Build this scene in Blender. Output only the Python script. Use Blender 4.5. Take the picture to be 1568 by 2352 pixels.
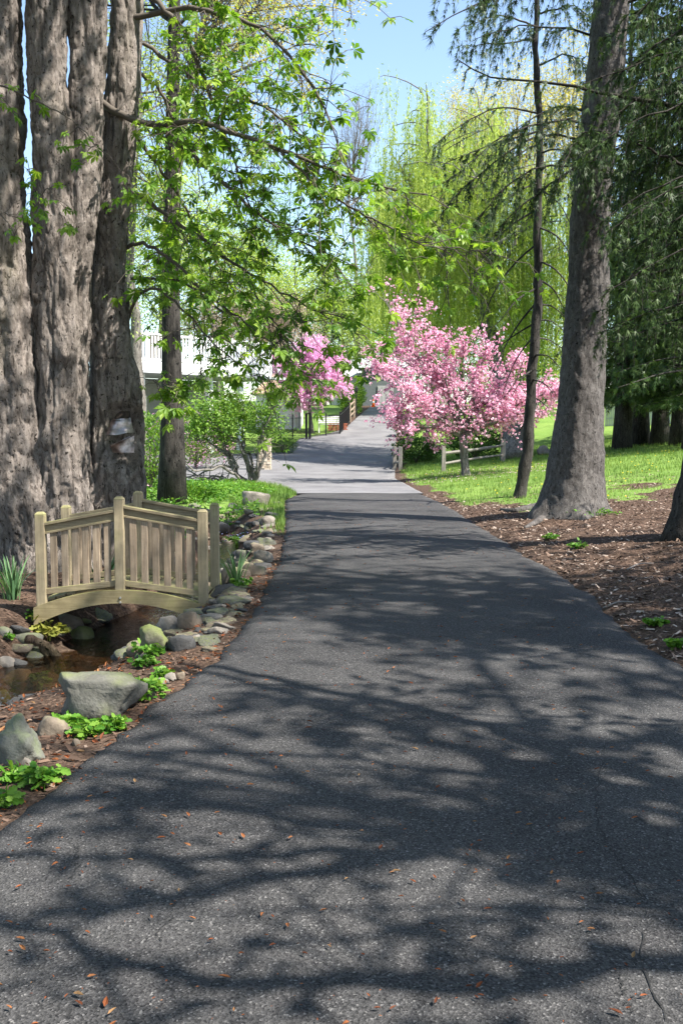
import bpy, bmesh, math
import numpy as np
from mathutils import Vector, Matrix

# ------------------------------------------------------------------ camera, sky, sun, exposure
sc = bpy.context.scene
for o in list(bpy.data.objects): bpy.data.objects.remove(o)
COL = sc.collection
CAMZ = 1.6; F = 2287.0; CU, CV, VH = 784.0, 1176.0, 995.0      # picture units: 1568 x 2352
PITCH = math.atan((CV - VH) / F)
cam = bpy.data.cameras.new('camera'); camo = bpy.data.objects.new('camera', cam); COL.objects.link(camo)
cam.sensor_fit = 'VERTICAL'; cam.sensor_height = 36; cam.lens = 35; cam.clip_end = 2000; cam.clip_start = .05
camo.location = (0, 0, CAMZ); camo.rotation_euler = (math.pi / 2 - PITCH, 0, 0)
sc.camera = camo
SUN_EL, SUN_AZ = math.radians(52), math.radians(117)            # azimuth clockwise from +Y
sdir = Vector((math.sin(SUN_AZ) * math.cos(SUN_EL), math.cos(SUN_AZ) * math.cos(SUN_EL), math.sin(SUN_EL)))
w = bpy.data.worlds.new('World'); sc.world = w; w.use_nodes = True
nt = w.node_tree; bg = nt.nodes['Background']
sky = nt.nodes.new('ShaderNodeTexSky'); sky.sky_type = 'NISHITA'; sky.sun_disc = False
sky.sun_elevation = SUN_EL; sky.sun_rotation = SUN_AZ; sky.air_density = 1.0; sky.dust_density = .8; sky.ozone_density = .8
nt.links.new(sky.outputs[0], bg.inputs[0]); bg.inputs[1].default_value = 0.12
sl = bpy.data.lights.new('sun', 'SUN'); so = bpy.data.objects.new('sun', sl); COL.objects.link(so)
sl.energy = 5.0; sl.angle = math.radians(.53); sl.color = (1.0, .95, .87)
so.rotation_euler = sdir.to_track_quat('Z', 'Y').to_euler(); so.location = (20, -10, 30)
sc.view_settings.view_transform = 'Standard'; sc.view_settings.look = 'None'
sc.view_settings.exposure = 1.5; sc.view_settings.gamma = 1.0
sc.render.resolution_x = 682; sc.render.resolution_y = 1024

# ------------------------------------------------------------------ small maths
RNG = np.random.default_rng(7)
def A(*a): return np.array(a, float)
def ray(u, v):
    a, b = u - CU, CV - v
    d = A(a, F * math.cos(PITCH) + b * math.sin(PITCH), -F * math.sin(PITCH) + b * math.cos(PITCH))
    return d / d[1]
def at(u, v, Y):                      # the point seen at picture position (u, v) at distance Y along the ground
    return A(0, 0, CAMZ) + ray(u, v) * Y
def on_z(u, v, z=0.0):
    d = ray(u, v); return A(0, 0, CAMZ) + d * ((z - CAMZ) / d[2])
def pxm(Y): return Y / F              # metres per picture unit
def norm(a):
    a = np.asarray(a, float); return a / np.maximum(np.linalg.norm(a, axis=-1, keepdims=True), 1e-9)
def hash3(i, j, k, s):
    n = (i * 374761393 + j * 668265263 + k * 2147483647 + s * 1274126177) & 0xffffffff
    n = ((n ^ (n >> 13)) * 1274126177) & 0xffffffff
    n = ((n ^ (n >> 16)) * 2246822519) & 0xffffffff
    return ((n ^ (n >> 15)) & 0xffffff) / float(0xffffff)
def vnoise(P, s=0):
    P = np.asarray(P, float); fl = np.floor(P); f = P - fl; f = f * f * (3 - 2 * f); I = fl.astype(np.int64)
    r = 0
    for a in (0, 1):
        for b in (0, 1):
            for c in (0, 1):
                wgt = (f[..., 0] if a else 1 - f[..., 0]) * (f[..., 1] if b else 1 - f[..., 1]) * (f[..., 2] if c else 1 - f[..., 2])
                r = r + wgt * hash3(I[..., 0] + a, I[..., 1] + b, I[..., 2] + c, s)
    return r * 2 - 1
def fbm(P, o=4, s=0):
    r = 0; a = 1.0; P = np.asarray(P, float)
    for k in range(o): r = r + a * vnoise(P, s + k * 17); P = P * 2.03 + 3.1; a *= .5
    return r
def n2(x, y, sc_, o=3, s=0):
    return fbm(np.stack([np.asarray(x) * sc_, np.asarray(y) * sc_, np.zeros_like(np.asarray(x, float))], -1), o, s)
def sstep(a, b, x): t = np.clip((x - a) / (b - a), 0, 1); return t * t * (3 - 2 * t)

# ------------------------------------------------------------------ objects
ORG = {}
def tag(o, label=None, cat=None, group=None, kind=None):
    if label: o['label'] = label
    if cat: o['category'] = cat
    if group: o['group'] = group
    if kind: o['kind'] = kind
    return o
def thing(name, loc, label, cat, group=None):
    o = bpy.data.objects.new(name, None); COL.objects.link(o); o.empty_display_size = .2
    o.location = [float(c) for c in loc]; ORG[o.name] = np.array(loc, float)
    return tag(o, label, cat, group)
def mesh(name, V, Fs, mat, rnd=None, smooth=False):
    me = bpy.data.meshes.new(name)
    if not isinstance(Fs, list): Fs = [Fs]
    Fs = [np.asarray(f, np.int32) for f in Fs if len(f)]
    V = np.ascontiguousarray(V, np.float32)
    me.vertices.add(len(V)); me.vertices.foreach_set('co', V.ravel())
    tot = np.concatenate([np.full(len(f), f.shape[1], np.int32) for f in Fs])
    li = np.concatenate([f.ravel() for f in Fs])
    me.loops.add(len(li)); me.loops.foreach_set('vertex_index', li)
    me.polygons.add(len(tot)); st = np.zeros(len(tot), np.int32); st[1:] = np.cumsum(tot)[:-1]
    me.polygons.foreach_set('loop_start', st)
    me.polygons.foreach_set('use_smooth', np.full(len(tot), bool(smooth)))
    if rnd is not None:
        at_ = me.attributes.new('rnd', 'FLOAT', 'POINT'); at_.data.foreach_set('value', np.ascontiguousarray(rnd, np.float32))
    me.update(calc_edges=True); me.validate()
    if mat: me.materials.append(mat)
    return me
def obj(name, V, Fs, mat, parent=None, rnd=None, smooth=False, org=None):
    """one mesh object; V in world space; the origin is the parent's, or org, or the foot of the shape"""
    V = np.asarray(V, float)
    if parent is not None: og = ORG[parent.name]
    elif org is not None: og = np.array(org, float)
    else: og = A((V[:, 0].min() + V[:, 0].max()) / 2, (V[:, 1].min() + V[:, 1].max()) / 2, V[:, 2].min())
    o = bpy.data.objects.new(name, mesh(name, V - og, Fs, mat, rnd, smooth)); COL.objects.link(o)
    ORG[o.name] = og
    if parent is not None: o.parent = parent
    else: o.location = og.tolist()
    return o
def copy_tree(o, parent=None):
    c = o.copy(); COL.objects.link(c); c.parent = parent; ORG[c.name] = ORG[o.name]
    for ch in list(o.children): copy_tree(ch, c)
    return c
class MB:
    """collects shapes into one mesh"""
    def __init__(s): s.V = []; s.F = []; s.n = 0; s.R = []
    def add(s, V, Fs, r=0.5):
        V = np.asarray(V, float)
        if not isinstance(Fs, list): Fs = [Fs]
        for f in Fs: s.F.append(np.asarray(f, np.int64) + s.n)
        s.V.append(V); s.n += len(V); s.R.append(np.broadcast_to(np.asarray(r, float), (len(V),)))
        return s
    def get(s):
        q = [f for f in s.F if f.shape[1] == 4]; t = [f for f in s.F if f.shape[1] == 3]
        return np.concatenate(s.V), ([np.concatenate(q)] if q else []) + ([np.concatenate(t)] if t else [])
    def build(s, name, mat, parent=None, smooth=False, org=None):
        V, Fs = s.get(); return obj(name, V, Fs, mat, parent, np.concatenate(s.R), smooth, org)
def frames(T):
    """frames along directions T (n,3): columns side, along, up"""
    T = norm(T); up = np.where(np.abs(T[:, 2:3]) > .95, A(1, 0, 0), A(0, 0, 1))
    S = norm(np.cross(T, up)); N = np.cross(S, T)
    return np.stack([S, T, N], -1)
def spin(R, ang):
    c, s = np.cos(ang), np.sin(ang); n = len(R)
    M = np.zeros((n, 3, 3)); M[:, 0, 0] = c; M[:, 0, 2] = s; M[:, 1, 1] = 1; M[:, 2, 0] = -s; M[:, 2, 2] = c
    return R @ M
def scatter(TV, TF, pos, R, scl, rnd=None, rng=RNG):
    """copies of a template at pos with frames R and scale scl (n,) or (n,3) -> V, F, rnd"""
    n, k = len(pos), len(TV); scl = np.asarray(scl, float)
    if scl.ndim == 1: scl = scl[:, None]
    scl = np.broadcast_to(scl, (n, 3))
    V = np.einsum('nij,nkj->nki', R, TV[None] * scl[:, None, :]) + pos[:, None, :]
    TF = np.asarray(TF); Fc = (TF[None] + (np.arange(n) * k)[:, None, None]).reshape(-1, TF.shape[1])
    if rnd is None: rnd = rng.random(n)
    return V.reshape(-1, 3), Fc, np.repeat(rnd, k)
def tube(P, r, seg=6, cap=True):
    P = np.asarray(P, float); n = len(P); r = np.broadcast_to(np.asarray(r, float), (n,))
    T = norm(np.gradient(P, axis=0)); N = np.zeros_like(P)
    a = A(1, 0, 0) if abs(T[0, 0]) < .8 else A(0, 1, 0)
    nn = norm(a - T[0] * a.dot(T[0]))
    for i in range(n):
        nn = norm(nn - T[i] * nn.dot(T[i])); N[i] = nn
    B = np.cross(T, N); th = np.arange(seg) * 2 * math.pi / seg
    V = P[:, None, :] + r[:, None, None] * (np.cos(th)[None, :, None] * N[:, None, :] + np.sin(th)[None, :, None] * B[:, None, :])
    i = np.arange(n - 1)[:, None] * seg; j = np.arange(seg)[None]; j2 = (j + 1) % seg
    Fq = np.stack([i + j, i + j2, i + seg + j2, i + seg + j], -1).reshape(-1, 4)
    V = V.reshape(-1, 3); Fs = [Fq]
    if cap:
        V = np.concatenate([V, P[:1], P[-1:]]); c0, c1 = n * seg, n * seg + 1; jj = np.arange(seg); k2 = (jj + 1) % seg
        Fs.append(np.concatenate([np.stack([np.full(seg, c0), k2, jj], -1), np.stack([np.full(seg, c1), (n - 1) * seg + jj, (n - 1) * seg + k2], -1)]))
    return V, Fs
def bez(p0, p1, p2, p3, n):
    t = np.linspace(0, 1, n)[:, None]
    return (1 - t) ** 3 * p0 + 3 * (1 - t) ** 2 * t * p1 + 3 * (1 - t) * t * t * p2 + t ** 3 * p3
def resample(P, n):
    P = np.asarray(P, float); d = np.r_[0, np.cumsum(np.linalg.norm(np.diff(P, axis=0), axis=1))]
    t = np.linspace(0, d[-1], n); Q = np.stack([np.interp(t, d, P[:, k]) for k in range(3)], -1)
    for _ in range(2): Q[1:-1] = (Q[:-2] + 2 * Q[1:-1] + Q[2:]) / 4
    return Q
BOXF = np.array([[0, 3, 2, 1], [4, 5, 6, 7], [0, 1, 5, 4], [1, 2, 6, 5], [2, 3, 7, 6], [3, 0, 4, 7]])
def box(x0, x1, y0, y1, z0, z1):
    return np.array([[x0, y0, z0], [x1, y0, z0], [x1, y1, z0], [x0, y1, z0], [x0, y0, z1], [x1, y0, z1], [x1, y1, z1], [x0, y1, z1]], float), BOXF
def beam(p0, p1, wd, ht, up=(0, 0, 1)):
    """a bar from p0 to p1, wd wide across, ht high"""
    p0, p1 = np.array(p0, float), np.array(p1, float); T = norm(p1 - p0); S = norm(np.cross(T, A(*up))); N = np.cross(S, T)
    V = [p + S * sx * wd / 2 + N * sz * ht / 2 for p in (p0, p1) for sx, sz in ((-1, -1), (1, -1), (1, 1), (-1, 1))]
    return np.array(V), np.array([[0, 1, 2, 3], [7, 6, 5, 4], [0, 4, 5, 1], [1, 5, 6, 2], [2, 6, 7, 3], [3, 7, 4, 0]])
def bevel(V, Fs, wdt=.006, seg=1):
    bm = bmesh.new(); vs = [bm.verts.new(v) for v in V]
    for f in (Fs if isinstance(Fs, list) else [Fs]):
        for q in f: bm.faces.new([vs[i] for i in q])
    bmesh.ops.recalc_face_normals(bm, faces=bm.faces)
    bmesh.ops.bevel(bm, geom=list(bm.edges), offset=wdt, segments=seg, affect='EDGES', profile=.5)
    bmesh.ops.triangulate(bm, faces=bm.faces)
    bm.verts.index_update()
    V2 = np.array([v.co[:] for v in bm.verts]); F2 = np.array([[v.index for v in f.verts] for f in bm.faces]); bm.free()
    return V2, F2
def ico(sub):
    bm = bmesh.new(); bmesh.ops.create_icosphere(bm, subdivisions=sub, radius=1)
    V = np.array([v.co[:] for v in bm.verts]); Fc = np.array([[v.index for v in f.verts] for f in bm.faces]); bm.free()
    return V, Fc
ICO = {k: ico(k) for k in (1, 2, 3, 4)}

# ------------------------------------------------------------------ materials
def newmat(name):
    m = bpy.data.materials.new(name); m.use_nodes = True
    return m, m.node_tree, m.node_tree.nodes['Principled BSDF']
def nd(nt, typ, **kw):
    n = nt.nodes.new(typ)
    for k, v in kw.items():
        if isinstance(v, bpy.types.NodeSocket): nt.links.new(v, n.inputs[k])
        elif k in ('operation', 'blend_type', 'data_type', 'attribute_name', 'feature', 'distance', 'noise_dimensions'): setattr(n, k, v)
        else: n.inputs[k].default_value = v
    return n
def coords(nt, scale=(1, 1, 1), src='Object'):
    tc = nt.nodes.new('ShaderNodeTexCoord'); mp = nt.nodes.new('ShaderNodeMapping')
    nt.links.new(tc.outputs[src], mp.inputs[0]); mp.inputs['Scale'].default_value = scale
    return mp.outputs[0]
def noise(nt, co, scale, detail=4, rough=.55, dist=0):
    n = nt.nodes.new('ShaderNodeTexNoise'); nt.links.new(co, n.inputs['Vector'])
    n.inputs['Scale'].default_value = scale; n.inputs['Detail'].default_value = detail; n.inputs['Roughness'].default_value = rough
    n.inputs['Distortion'].default_value = dist
    return n.outputs[0]
def ramp(nt, fac, stops):
    r = nt.nodes.new('ShaderNodeValToRGB'); nt.links.new(fac, r.inputs[0]); e = r.color_ramp.elements
    while len(e) < len(stops): e.new(.5)
    for k, (p, c) in enumerate(stops): e[k].position = p; e[k].color = (*c, 1) if len(c) == 3 else c
    return r.outputs[0]
def mixc(nt, fac, a, b, typ='MIX'):
    n = nt.nodes.new('ShaderNodeMix'); n.data_type = 'RGBA'; n.blend_type = typ
    for sock, v in ((n.inputs[0], fac), (n.inputs[6], a), (n.inputs[7], b)):
        if isinstance(v, bpy.types.NodeSocket): nt.links.new(v, sock)
        elif isinstance(v, (tuple, list)): sock.default_value = (*v, 1)
        else: sock.default_value = v
    return n.outputs[2]
def bump(nt, b, h, strength=.5, dist=.02):
    n = nt.nodes.new('ShaderNodeBump'); nt.links.new(h, n.inputs['Height']); n.inputs['Strength'].default_value = strength
    n.inputs['Distance'].default_value = dist; nt.links.new(n.outputs[0], b.inputs['Normal'])
def attr(nt, name='rnd'):
    n = nt.nodes.new('ShaderNodeAttribute'); n.attribute_name = name; return n.outputs['Fac']
def leaf_mat(name, cols, trans=.4, rough=.5, spec=.3, tcol=None):
    m, nt, b = newmat(name)
    c = ramp(nt, attr(nt), [(i / max(1, len(cols) - 1), k) for i, k in enumerate(cols)])
    nt.links.new(c, b.inputs['Base Color']); b.inputs['Roughness'].default_value = rough; b.inputs['Specular IOR Level'].default_value = spec
    t = nt.nodes.new('ShaderNodeBsdfTranslucent')
    cc = mixc(nt, 1.0, c, tcol or (1.15, 1.1, .55), 'MULTIPLY'); nt.links.new(cc, t.inputs[0])
    mx = nt.nodes.new('ShaderNodeMixShader'); mx.inputs[0].default_value = trans
    nt.links.new(b.outputs[0], mx.inputs[1]); nt.links.new(t.outputs[0], mx.inputs[2])
    nt.links.new(mx.outputs[0], nt.nodes['Material Output'].inputs[0])
    return m
def bark_mat(name, dark, mid, light, sc_=(7, 7, 1.6), bs=.8, bd=.03, moss=None, flake=14, furrow=.5):
    m, nt, b = newmat(name); co = coords(nt, sc_)
    n1 = noise(nt, co, 1.6, 8, .66, .5); big = noise(nt, coords(nt, (.7, .7, .35)), 1, 4)
    vor = nt.nodes.new('ShaderNodeTexVoronoi'); vor.inputs['Scale'].default_value = 1
    wv = nt.nodes.new('ShaderNodeTexNoise'); nt.links.new(coords(nt, (6, 6, 4)), wv.inputs['Vector']); wv.inputs['Detail'].default_value = 4
    add = nt.nodes.new('ShaderNodeVectorMath'); add.operation = 'MULTIPLY_ADD'; nt.links.new(wv.outputs['Color'], add.inputs[0]); add.inputs[1].default_value = (2.4, 2.4, 2.4)
    nt.links.new(coords(nt, (flake, flake, flake * .36)), add.inputs[2]); nt.links.new(add.outputs[0], vor.inputs['Vector'])
    plate = nt.nodes.new('ShaderNodeSeparateColor'); nt.links.new(vor.outputs['Color'], plate.inputs[0])
    c = ramp(nt, n1, [(.28, dark), (.5, mid), (.72, light)])
    c = mixc(nt, ramp(nt, big, [(.35, (0, 0, 0)), (.7, (.5, .5, .5))]), c, light)
    c = mixc(nt, .55, c, ramp(nt, plate.outputs[0], [(.0, (.62, .58, .56)), (.5, (1, 1, 1)), (1, (1.25, 1.22, 1.2))]), 'MULTIPLY')
    fl = noise(nt, coords(nt, (flake * 1.3, flake * 1.3, flake * .8)), 1, 4, .6, .8); spots = ramp(nt, fl, [(.345, (0, 0, 0)), (.41, (1, 1, 1))])
    fu = noise(nt, coords(nt, (flake * .55, flake * .55, flake * .07)), 1, 5, .6, .2); fine_ = noise(nt, coords(nt, (flake * 5, flake * 5, flake * 2)), 1, 5, .7); c = mixc(nt, .5, c, ramp(nt, fine_, [(.3, (.45, .43, .42)), (.7, (1.3, 1.28, 1.26))]), 'MULTIPLY')
    lines = ramp(nt, fu, [(.38, (0, 0, 0)), (.45, (1, 1, 1))])
    c = mixc(nt, spots, tuple(x * .45 for x in dark), c)
    c = mixc(nt, furrow, c, mixc(nt, lines, tuple(x * .5 for x in dark), c))
    if moss:
        ms = noise(nt, coords(nt, (1.1, 1.1, .4)), 1, 5); c = mixc(nt, ramp(nt, ms, [(.55, (0, 0, 0)), (.75, (.5, .5, .5))]), c, moss)
    nt.links.new(c, b.inputs['Base Color']); b.inputs['Roughness'].default_value = .9; b.inputs['Specular IOR Level'].default_value = .15
    hm = nt.nodes.new('ShaderNodeMath'); hm.operation = 'MULTIPLY_ADD'
    nt.links.new(spots, hm.inputs[0]); hm.inputs[1].default_value = .3; nt.links.new(n1, hm.inputs[2])
    h2 = nt.nodes.new('ShaderNodeMath'); h2.operation = 'MULTIPLY_ADD'; nt.links.new(plate.outputs[0], h2.inputs[0]); h2.inputs[1].default_value = .22; nt.links.new(hm.outputs[0], h2.inputs[2])
    h3 = nt.nodes.new('ShaderNodeMath'); h3.operation = 'MULTIPLY_ADD'; nt.links.new(lines, h3.inputs[0]); h3.inputs[1].default_value = .3 * furrow; nt.links.new(h2.outputs[0], h3.inputs[2])
    h4 = nt.nodes.new('ShaderNodeMath'); h4.operation = 'MULTIPLY_ADD'; nt.links.new(fine_, h4.inputs[0]); h4.inputs[1].default_value = .3; nt.links.new(h3.outputs[0], h4.inputs[2])
    bump(nt, b, h4.outputs[0], bs, bd)
    return m
def plain(name, col, rough=.6, metal=0, var=.15, scale=6, bs=0.0, spec=.4):
    m, nt, b = newmat(name); n = noise(nt, coords(nt), scale, 5)
    c = ramp(nt, n, [(.3, tuple(x * (1 - var) for x in col)), (.7, tuple(min(1, x * (1 + var)) for x in col))])
    nt.links.new(c, b.inputs['Base Color']); b.inputs['Roughness'].default_value = rough; b.inputs['Metallic'].default_value = metal
    b.inputs['Specular IOR Level'].default_value = spec
    if bs: bump(nt, b, noise(nt, coords(nt), scale * 5, 5), bs, .01)
    return m
def rnd_mat(name, cols, rough=.8, spec=.2, fine=None):
    m, nt, b = newmat(name)
    c = ramp(nt, attr(nt), [(i / max(1, len(cols) - 1), k) for i, k in enumerate(cols)])
    if fine: c = mixc(nt, .45, c, ramp(nt, noise(nt, coords(nt), fine, 5), [(.3, (.35, .35, .35)), (.7, (1, 1, 1))]), 'MULTIPLY')
    nt.links.new(c, b.inputs['Base Color']); b.inputs['Roughness'].default_value = rough; b.inputs['Specular IOR Level'].default_value = spec
    return m
def asphalt_mat(name, c0, c1, specks, tint=None):
    m, nt, b = newmat(name); co = coords(nt)
    vo = nt.nodes.new('ShaderNodeTexVoronoi'); vo.inputs['Scale'].default_value = 150; nt.links.new(co, vo.inputs['Vector'])
    sp = ramp(nt, vo.outputs['Color'], [(.1, c0), (.6, c1), (.8, tuple(x * 1.25 for x in c1)), (.95, specks)])
    big = noise(nt, co, .8, 5); fine = noise(nt, co, 160, 2)
    c = mixc(nt, ramp(nt, big, [(.3, (0, 0, 0)), (.75, (1, 1, 1))]), mixc(nt, .85, sp, (.62, .62, .64), 'MULTIPLY'), mixc(nt, .3, sp, tuple(x * 1.3 for x in c1)))
    c = mixc(nt, .4, c, ramp(nt, fine, [(.3, (.4, .4, .4)), (.7, (1.2, 1.2, 1.2))]), 'MULTIPLY')
    nt.links.new(c, b.inputs['Base Color']); b.inputs['Roughness'].default_value = .9; b.inputs['Specular IOR Level'].default_value = .12
    bump(nt, b, vo.outputs['Distance'], .55, .006)
    return m
def wood_mat(name, a, b_, moss=None, axis=2, scale=1.0):
    m, nt, b = newmat(name); s = [75 * scale] * 3; s[axis] = 2.6 * scale
    oi = nt.nodes.new('ShaderNodeObjectInfo'); tc = nt.nodes.new('ShaderNodeTexCoord'); mp = nt.nodes.new('ShaderNodeMapping')
    nt.links.new(tc.outputs['Object'], mp.inputs[0]); mp.inputs['Scale'].default_value = s
    ml = nt.nodes.new('ShaderNodeVectorMath'); ml.operation = 'MULTIPLY_ADD'; nt.links.new(oi.outputs['Random'], ml.inputs[0]); ml.inputs[1].default_value = (31, 17, 23)
    nt.links.new(mp.outputs[0], ml.inputs[2]); co = ml.outputs[0]
    n1 = noise(nt, co, 1, 6, .6, .8)
    c = ramp(nt, n1, [(.3, a), (.7, b_)])
    c = mixc(nt, mixc(nt, 1, oi.outputs['Random'], (.35, .35, .35), 'MULTIPLY'), c, tuple(x * .55 for x in a))
    if moss:
        ms = noise(nt, coords(nt, (2, 2, 2)), 1.3, 5)
        ge = nt.nodes.new('ShaderNodeNewGeometry'); sx = nt.nodes.new('ShaderNodeSeparateXYZ'); nt.links.new(ge.outputs['Normal'], sx.inputs[0])
        ad = nt.nodes.new('ShaderNodeMath'); ad.operation = 'MULTIPLY_ADD'; nt.links.new(sx.outputs[2], ad.inputs[0]); ad.inputs[1].default_value = .25; nt.links.new(ms, ad.inputs[2])
        c = mixc(nt, ramp(nt, ad.outputs[0], [(.56, (0, 0, 0)), (.8, (.75, .75, .75))]), c, moss)
    kn = noise(nt, coords(nt), 9, 5, .65); c = mixc(nt, .5, c, ramp(nt, kn, [(.3, (.55, .54, .53)), (.7, (1.2, 1.2, 1.2))]), 'MULTIPLY')
    nt.links.new(c, b.inputs['Base Color']); b.inputs['Roughness'].default_value = .8; b.inputs['Specular IOR Level'].default_value = .2
    bump(nt, b, n1, .4, .003)
    return m
def rock_mat(name, a, b_, moss=None, mossiness=.5, sc_=5):
    m, nt, b = newmat(name); co = coords(nt)
    oi = nt.nodes.new('ShaderNodeObjectInfo')
    n1 = noise(nt, co, sc_, 7, .62, .3); n2_ = noise(nt, co, sc_ * 9, 4)
    c = ramp(nt, n1, [(.3, a), (.7, b_)])
    c = mixc(nt, mixc(nt, 1, oi.outputs['Random'], (.5, .5, .5), 'MULTIPLY'), c, tuple(x * .6 + .02 for x in b_))
    c = mixc(nt, .35, c, ramp(nt, n2_, [(.3, (.4, .4, .4)), (.7, (1.15, 1.15, 1.15))]), 'MULTIPLY')
    if moss:
        ge = nt.nodes.new('ShaderNodeNewGeometry'); sx = nt.nodes.new('ShaderNodeSeparateXYZ'); nt.links.new(ge.outputs['Normal'], sx.inputs[0])
        ad = nt.nodes.new('ShaderNodeMath'); ad.operation = 'MULTIPLY_ADD'; nt.links.new(sx.outputs[2], ad.inputs[0]); ad.inputs[1].default_value = .18
        nt.links.new(noise(nt, co, sc_ * .8, 5), ad.inputs[2])
        c = mixc(nt, ramp(nt, ad.outputs[0], [(.75 - mossiness * .5, (0, 0, 0)), (.95 - mossiness * .4, (.85, .85, .85))]), c, moss)
    nt.links.new(c, b.inputs['Base Color']); b.inputs['Roughness'].default_value = .85; b.inputs['Specular IOR Level'].default_value = .25
    hm = nt.nodes.new('ShaderNodeMath'); hm.operation = 'MULTIPLY_ADD'; nt.links.new(n2_, hm.inputs[0]); hm.inputs[1].default_value = .3; nt.links.new(n1, hm.inputs[2])
    bump(nt, b, hm.outputs[0], .6, .03)
    return m

M = {}
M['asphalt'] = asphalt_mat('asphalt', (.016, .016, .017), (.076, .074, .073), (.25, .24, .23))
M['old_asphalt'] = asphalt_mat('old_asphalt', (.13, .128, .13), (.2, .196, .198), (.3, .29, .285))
M['crack'] = plain('crack', (.012, .012, .012), .95)
M['chestnut_bark'] = bark_mat('chestnut_bark', (.06, .05, .043), (.19, .165, .147), (.33, .295, .27), (7, 7, 3), 1.0, .035, (.19, .17, .1), 24, .6)
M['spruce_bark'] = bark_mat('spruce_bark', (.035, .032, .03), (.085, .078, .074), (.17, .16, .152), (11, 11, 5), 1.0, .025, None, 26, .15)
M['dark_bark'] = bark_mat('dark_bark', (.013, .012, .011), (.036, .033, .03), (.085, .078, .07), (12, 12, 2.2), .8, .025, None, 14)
M['grey_bark'] = bark_mat('grey_bark', (.07, .065, .06), (.15, .14, .125), (.26, .245, .22), (10, 10, 2), .7, .025, (.13, .15, .08), 14)
M['twig'] = plain('twig', (.095, .08, .065), .9)
M['grey_twig'] = plain('grey_twig', (.2, .175, .16), .9)
M['chestnut_leaf'] = leaf_mat('chestnut_leaf', [(.07, .17, .02), (.15, .3, .035), (.25, .41, .055), (.36, .5, .09)], .55, .42, .4)
M['new_leaf'] = leaf_mat('new_leaf', [(.26, .38, .07), (.36, .48, .11), (.48, .57, .18)], .5)
M['yellow_leaf'] = leaf_mat('yellow_leaf', [(.4, .38, .1), (.52, .47, .14), (.6, .52, .2)], .5)
M['mid_leaf'] = leaf_mat('mid_leaf', [(.07, .16, .025), (.14, .27, .04), (.26, .4, .08)], .45)
M['willow_leaf'] = leaf_mat('willow_leaf', [(.22, .33, .05), (.4, .52, .1), (.58, .66, .2)], .55)
M['needle'] = leaf_mat('needle', [(.028, .055, .02), (.05, .095, .03), (.1, .16, .05)], .3)
M['dark_needle'] = leaf_mat('dark_needle', [(.03, .06, .02), (.06, .11, .03), (.12, .19, .055)], .3)
M['shade_leaf'] = leaf_mat('shade_leaf', [(.04, .1, .02), (.07, .15, .03), (.11, .2, .04)], .35)
M['cherry_petal'] = leaf_mat('cherry_petal', [(.56, .2, .36), (.74, .4, .55), (.85, .6, .71), (.92, .8, .84)], .4, .6, .2, (1.05, .8, .9))
M['redbud_petal'] = leaf_mat('redbud_petal', [(.62, .26, .48), (.8, .46, .66), (.9, .66, .8)], .35, .6, .2, (1, .8, 1))
M['azalea_petal'] = leaf_mat('azalea_petal', [(.6, .25, .45), (.75, .45, .6)], .35, .6, .2, (1, .8, 1))
M['brush_bud'] = leaf_mat('brush_bud', [(.3, .22, .19), (.42, .32, .28), (.4, .36, .2)], .3, .7, .1, (1, .95, .9))
M['weed_leaf'] = leaf_mat('weed_leaf', [(.05, .15, .015), (.1, .24, .025), (.2, .34, .05)], .4)
M['weed_gold'] = leaf_mat('weed_gold', [(.22, .24, .05), (.34, .34, .08)], .4)
M['strap_leaf'] = leaf_mat('strap_leaf', [(.06, .13, .06), (.1, .2, .09), (.16, .27, .12)], .35)
M['grass_blade'] = leaf_mat('grass_blade', [(.08, .16, .03), (.15, .25, .05), (.24, .33, .08)], .4)
M['bluebell'] = leaf_mat('bluebell', [(.3, .34, .7), (.5, .52, .82)], .3, .6, .2, (1, 1, 1))
M['dandelion'] = plain('dandelion', (.8, .6, .03), .7)
M['chips'] = rnd_mat('chips', [(.035, .023, .017), (.09, .056, .04), (.14, .09, .065), (.2, .14, .105), (.4, .33, .28)], .85)
M['litter'] = rnd_mat('litter', [(.09, .03, .014), (.17, .05, .018), (.24, .085, .03), (.22, .13, .06)], .8)
M['bridge_wood'] = wood_mat('bridge_wood', (.24, .195, .125), (.4, .335, .22), (.24, .235, .1), 2)
M['bridge_slat'] = wood_mat('bridge_slat', (.19, .14, .095), (.44, .35, .255), None, 2)
M['bridge_rail'] = wood_mat('bridge_rail', (.2, .16, .1), (.35, .285, .185), (.22, .22, .09), 0)
M['bridge_beam'] = wood_mat('bridge_beam', (.18, .145, .075), (.31, .255, .145), (.19, .195, .07), 0)
M['grey_wood'] = wood_mat('grey_wood', (.15, .14, .12), (.27, .25, .225), None, 2)
M['grey_rail'] = wood_mat('grey_rail', (.15, .14, .12), (.27, .25, .225), None, 0)
M['brown_wood'] = wood_mat('brown_wood', (.2, .15, .11), (.34, .27, .2), None, 2)
M['stump'] = bark_mat('stump', (.03, .02, .014), (.1, .065, .045), (.2, .15, .11), (10, 10, 4), 1, .04, (.1, .12, .03), 12)
M['rock_grey'] = rock_mat('rock_grey', (.07, .068, .058), (.185, .18, .155), (.13, .145, .065), .45)
M['rock_moss'] = rock_mat('rock_moss', (.08, .075, .055), (.19, .175, .13), (.12, .145, .04), .7)
M['rock_pale'] = rock_mat('rock_pale', (.13, .112, .09), (.32, .285, .245), None)
M['rock_dark'] = rock_mat('rock_dark', (.035, .034, .034), (.1, .098, .095), None)
M['rock_tan'] = rock_mat('rock_tan', (.09, .07, .05), (.23, .185, .14), (.25, .26, .12), .25)
M['rock_rough'] = rock_mat('rock_rough', (.06, .06, .05), (.24, .24, .2), (.13, .16, .07), .5, 8)
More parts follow.
